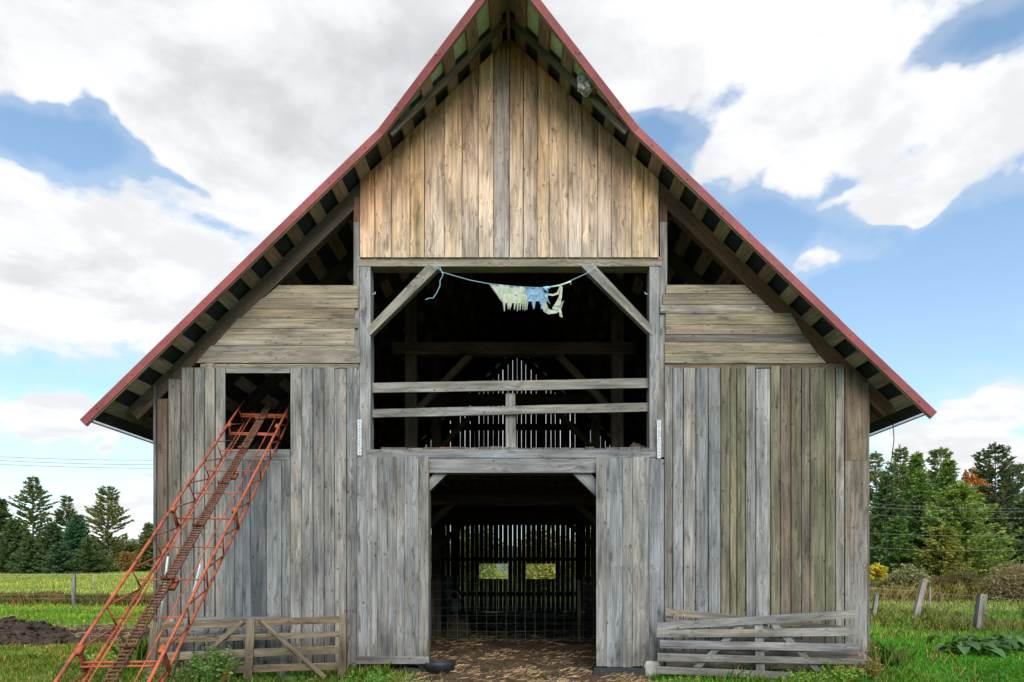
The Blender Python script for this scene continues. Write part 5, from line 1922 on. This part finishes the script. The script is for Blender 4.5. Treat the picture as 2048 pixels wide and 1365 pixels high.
# low broad leaves between the blades
V, C = grass_patch(26000, -11, -1.2, 8.8, 15.0, .03, .08, (.055, .11, .02), (.13, .17, .04), 31, lambda x_, y_: np.clip(fbm(x_ * 1.3, y_ * 1.3, 91, 3) * 3 - 1.1, .05, 1), .034)
GV.append(V); GC.append(C)
V, C = grass_patch(12000, 1.6, 9, 8.8, 13.0, .03, .07, (.05, .12, .02), (.10, .17, .03), 32, lambda x_, y_: np.clip(fbm(x_ * 1.3, y_ * 1.3, 93, 3) * 3 - 1.2, .03, 1), .032)
GV.append(V); GC.append(C)
V, C = grass_patch(9000, -11, 9, 8.8, 20.0, .10, .30, (.16, .12, .05), (.24, .19, .09), 33, lambda x_, y_: np.clip(fbm(x_ * 2.3, y_ * 1.3, 95, 3) * 4 - 2.1, 0, 1), .005)
GV.append(V); GC.append(C)
# longer tufts along the wall foot and fence lines
foot = lambda x_, y_: np.where(y_ < 10.25, .25, 1) * np.clip(fbm(x_ * 2.2, y_ * 2.2, 77, 3) * 2.2 - .6, 0, 1) * np.where(np.abs(x_ - .2) < 2.3, .12, 1)
V, C = grass_patch(42000, -6.2, 6.2, 9.9, 10.92, .06, .20, (.045, .12, .016), (.10, .19, .03), 7, foot, .006)
GV.append(V); GC.append(C)
V, C = grass_patch(9000, -6.3, -5.9, 10.9, 26, .10, .5, (.05, .10, .02), (.11, .17, .03), 17, None, .01)
GV.append(V); GC.append(C)
V, C = grass_patch(9000, 5.6, 6.1, 10.9, 26, .10, .5, (.05, .10, .02), (.10, .17, .03), 18, None, .01)
GV.append(V); GC.append(C)
V, C = grass_patch(42000, -28, -14, 31.9, 34.5, .22, .55, (.07, .085, .025), (.15, .14, .05), 8, lambda x_, y_: np.clip(fbm(x_ * .5, y_ * .5, 41, 3) * 2.4 - .55, 0, 1), .008)
GV.append(V); GC.append(C)
V, C = grass_patch(26000, 10, 20, 17.5, 24.5, .12, .36, (.06, .10, .02), (.14, .15, .05), 9, lambda x_, y_: np.clip(fbm(x_ * .8, y_ * .8, 43, 3) * 2.4 - .9, 0, 1), .008)
GV.append(V); GC.append(C)
V, C = grass_patch(30000, 12, 40, 34, 39, .3, .9, (.10, .11, .04), (.22, .19, .08), 19, None, .007)
GV.append(V); GC.append(C)
o = mesh_np('grass', np.concatenate(GV), 5, np.concatenate(GC), M_GRASS)
tag(o, 'green grass with dry tufts covering the farmyard and the fields', 'grass', kind='stuff')


def straw(n, x0, x1, y0, y1, seed, l0=.04, l1=.16, dens=None, lift=.01):
    rg = np.random.default_rng(seed)
    x_ = rg.uniform(x0, x1, n)
    y_ = rg.uniform(y0, y1, n)
    k = rg.uniform(0, 1, n) < (dirt_mask(x_, y_) * np.clip(fbm(x_ * 1.8, y_ * 1.8, seed, 4) * 4.0 - 1.5, .06, 1))
    x_, y_ = x_[k], y_[k]
    n = len(x_)
    a = rg.uniform(0, PI, n)
    L = rg.uniform(l0, l1, n)
    e = rg.uniform(-.15, .35, n)
    d = np.stack([np.cos(a) * np.cos(e), np.sin(a) * np.cos(e), np.sin(e)], 1)
    c = np.stack([x_, y_, ground_z(x_, y_) + lift + rg.uniform(0, .03, n)], 1)
    s = np.stack([-np.sin(a) * .5, np.cos(a) * .5, np.full(n, .8)], 1) * .0026
    V = np.stack([c - d * (L / 2)[:, None] - s, c + d * (L / 2)[:, None] - s, c + d * (L / 2)[:, None] + s, c - d * (L / 2)[:, None] + s], 1).reshape(-1, 3)
    t_ = rg.uniform(0, 1, n)
    C = np.array((.16, .10, .05))[None] * (1 - t_)[:, None] + np.array((.46, .33, .17))[None] * t_[:, None]
    return V, C


SV, SC = [], []
for a in ((9000, -3.2, 3.2, 8.8, 11.0, 201), (3500, -2.4, 2.2, 11.0, 15.0, 202), (16000, -5, 5, 15, 26, 204), (9000, -18, -6, 14.5, 21, 203, .06, .24)):
    V, C = straw(*a)
    SV.append(V); SC.append(C)
o = mesh_np('straw_litter', np.concatenate(SV), 4, np.concatenate(SC), attr_mat('loose_straw', .8, 0, .2, 6))
tag(o, 'loose straw strewn over the dirt in the doorway and lane', 'straw', kind='stuff')

# clods on the dirt
rg = np.random.default_rng(5)
ms = Mesh()
for k in range(2100):
    if k >= 1100:
        a_, q_ = rg.uniform(0, 2 * PI), math.sqrt(rg.uniform(0, 1))
        x_, y_ = -12.35 + 2.3 * q_ * math.cos(a_), 15.0 + 1.2 * q_ * math.sin(a_)
    elif k < 520:
        x_, y_ = rg.uniform(-1.7, 1.6), rg.uniform(9.2, 14.5)
    else:
        x_, y_ = rg.uniform(-13.5, -7.5), rg.uniform(14.2, 19)
    if k < 1100 and dirt_mask(x_, y_) < .5:
        continue
    r_ = rg.uniform(.012, .045) * (1 if k < 520 else 1.7)
    z_ = float(ground_z(x_, y_))
    if k >= 1100:
        hit = bpy.data.objects['manure_heap'].ray_cast(Vector((x_ + 12.35, y_ - 15.0, 3)), Vector((0, 0, -1)))
        if not hit[0]:
            continue
        z_ = hit[1].z
    V = []
    for (a, b, c_) in ((1, 0, 0), (0, 1, 0), (-1, 0, 0), (0, -1, 0), (0, 0, 1), (0, 0, -1), (.6, .6, .5), (-.6, .6, .5), (-.6, -.6, .5), (.6, -.6, .5)):
        q = r_ * rg.uniform(.7, 1.25)
        V.append((x_ + a * q, y_ + b * q, z_ + c_ * q * .8))
    ms.add(V, [[0, 6, 9], [0, 1, 6], [1, 7, 6], [1, 2, 7], [2, 8, 7], [2, 3, 8], [3, 9, 8], [3, 0, 9], [4, 9, 6], [4, 6, 7], [4, 7, 8], [4, 8, 9], [0, 5, 1], [1, 5, 2], [2, 5, 3], [3, 5, 0]])
o = ms.build('dirt_clods', M_SOIL, None, True)
tag(o, 'dark clods of trampled dirt scattered over doorway and lane', 'dirt', kind='stuff')


def weed(name, x, y, h, r, nst, nlf, c0, c1, seed, label, leaf=.06, group=None, droop=.3, wid=.5):
    rg = np.random.default_rng(seed)
    gz = float(ground_z(x, y))
    root = thing(name, label, 'plant', (x, y, gz), group)
    m = Mesh()
    P, Dn, L, C = [], [], [], []
    for k in range(nst):
        a = rg.uniform(0, 2 * PI)
        rr = r * math.sqrt(rg.uniform(0, 1))
        hh = h * rg.uniform(.5, 1) * (1 - .35 * rr / r)
        b0 = np.array([rr * .5 * math.cos(a), rr * .5 * math.sin(a), 0])
        b1 = np.array([rr * math.cos(a), rr * math.sin(a), hh])
        m.tube([tuple(b0), tuple((b0 + b1) / 2 + rg.normal(0, .02, 3)), tuple(b1)], [.005, .004, .002], 4)
        s = rg.uniform(.12, 1, nlf)
        p = b0[None] + (b1 - b0)[None] * s[:, None]
        aa = rg.uniform(0, 2 * PI, nlf)
        d = np.stack([np.cos(aa), np.sin(aa), rg.uniform(-droop, .7, nlf)], 1)
        d /= np.linalg.norm(d, axis=1, keepdims=True)
        P.append(p); Dn.append(d)
        L.append(leaf * rg.uniform(.6, 1.4, nlf) * (1.15 - .5 * s))
        t_ = rg.uniform(0, 1, nlf)
        C.append(np.array(c0)[None] * (1 - t_)[:, None] + np.array(c1)[None] * t_[:, None])
    P, Dn, L, C = map(np.concatenate, (P, Dn, L, C))
    leaf_tris(P, Dn, L, L * wid, C, 'leaves', root, rng=rg, flat=.5)
    m.build('stems', M_STEM, root)
    return root


M_STEM = plain_mat('green_stem', (.10, .12, .04), .8, 0, .2, 5)
WG0, WG1 = (.035, .085, .02), (.09, .16, .045)
for (px, pb, h, r, ns_, nl, c0, c1, lb, lf) in (
        (432, 1352, .78, .36, 44, 46, WG0, WG1, 'tall leafy green weed in front of the brown gate', .075),
        (385, 1356, .50, .34, 28, 36, WG0, (.10, .15, .05), 'lower leafy weed left of the tall weed at the brown gate', .055),
        (335, 1340, .55, .35, 16, 26, (.04, .09, .02), (.09, .16, .035), 'grey green weed at the left end of the brown gate', .055),
        (262, 1320, .85, .42, 28, 34, (.045, .11, .02), (.11, .19, .04), 'bushy bright weed under the hay elevator', .06),
        (215, 1335, .5, .45, 18, 26, (.05, .10, .02), (.12, .18, .04), 'low spreading weed at the foot of the hay elevator', .06),
        (600, 1362, .22, .4, 14, 18, WG0, WG1, 'low green weed below the diagonal of the brown gate', .05),
        (738, 1358, .28, .42, 22, 26, (.03, .11, .02), (.07, .18, .03), 'fresh green weed at the bottom of the left door', .05),
        (845, 1362, .18, .16, 8, 14, (.03, .10, .02), (.08, .18, .03), 'small sprig beside the feed pan', .06),
        (1325, 1362, .20, .25, 12, 16, (.05, .11, .02), (.12, .18, .04), 'small weed beside the foundation stone', .045),
        (1375, 1363, .22, .3, 12, 16, (.05, .11, .02), (.12, .18, .04), 'small weed left of centre below the grey slatted gate', .045),
        (1600, 1358, .35, .35, 20, 24, (.05, .12, .02), (.12, .20, .04), 'leafy weed at the broken end of the grey slatted gate', .055),
        (1680, 1355, .45, .42, 26, 26, (.05, .12, .02), (.12, .20, .04), 'leafy weed climbing the right end of the slatted gates', .06),
        (1735, 1335, .75, .28, 20, 18, (.10, .06, .03), (.17, .12, .05), 'brown dried weed at the right barn corner', .06),
        (1690, 1300, .45, .14, 6, 10, (.25, .24, .04), (.40, .36, .07), 'yellowing leaves poking between the slatted gate rails', .09)):
    dist = min(10.3, EYE * F / (pb - VY))
    if px in (262, 215):
        dist = 11.2
    if px == 1690:
        dist = 10.55
    if px == 1735:
        dist = 10.5
    weed('weed', at(px, dist), dist, h, r, ns_, nl, c0, c1, int(px) + 3, lb, lf, 'weeds along the barn front')
# burdock: big drooping leaves in the right grass
for i, (px, py, rr, lb) in enumerate(((1925, 1312, .55, 'left clump of big burdock leaves in the right grass'), (1985, 1308, .7, 'middle clump of big burdock leaves in the right grass'), (2045, 1306, .6, 'right clump of big burdock leaves at the photo edge'))):
    dist = EYE * F / (py - VY)
    rg = np.random.default_rng(300 + i)
    x_ = at(px, dist)
    root = thing('burdock', lb, 'plant', (x_, dist, float(ground_z(x_, dist))), 'burdock clumps in the right grass')
    V, Fc, Cc = [], [], []
    for k in range(26):
        a = rg.uniform(0, 2 * PI)
        L_ = rg.uniform(.22, .42)
        r0 = rr * rg.uniform(.05, .8)
        bx, by = r0 * math.cos(a), r0 * math.sin(a)
        d_ = np.array([math.cos(a), math.sin(a)])
        sd2 = np.array([-d_[1], d_[0]])
        hz = rg.uniform(.10, .28)
        wdt = L_ * .34
        b = len(V)
        nn = 5
        for j in range(nn + 1):
            s = j / nn
            wj = wdt * math.sin(PI * min(1, s * .85 + .12)) ** .8 if j < nn else .01
            zz = hz + .07 * math.sin(s * PI) - .12 * s * s
            for q in (-1, 0, 1):
                V.append((bx + d_[0] * L_ * s + sd2[0] * wj * q, by + d_[1] * L_ * s + sd2[1] * wj * q, zz + (.03 if q else -.01) + .01 * math.sin(j * 2 + q)))
        g_ = rg.uniform(.6, 1.15)
        for j in range(nn):
            for q in range(2):
                p = b + j * 3 + q
                Fc.append([p, p + 1, p + 4, p + 3])
                Cc += [(.085 * g_, .17 * g_, .055 * g_)] * 4
    mesh_from('leaves', V, Fc, M_LEAF, root, cols=Cc, smooth=True)
    ms = Mesh()
    for k in range(10):
        a = rg.uniform(0, 2 * PI)
        ms.tube([(0, 0, 0), (rr * .3 * math.cos(a), rr * .3 * math.sin(a), .16)], .006, 4)
    ms.build('stems', M_STEM, root)

print('FACES', sum(len(o_.data.polygons) for o_ in bpy.data.objects if o_.type == 'MESH'), 'OBJ', len(bpy.data.objects))
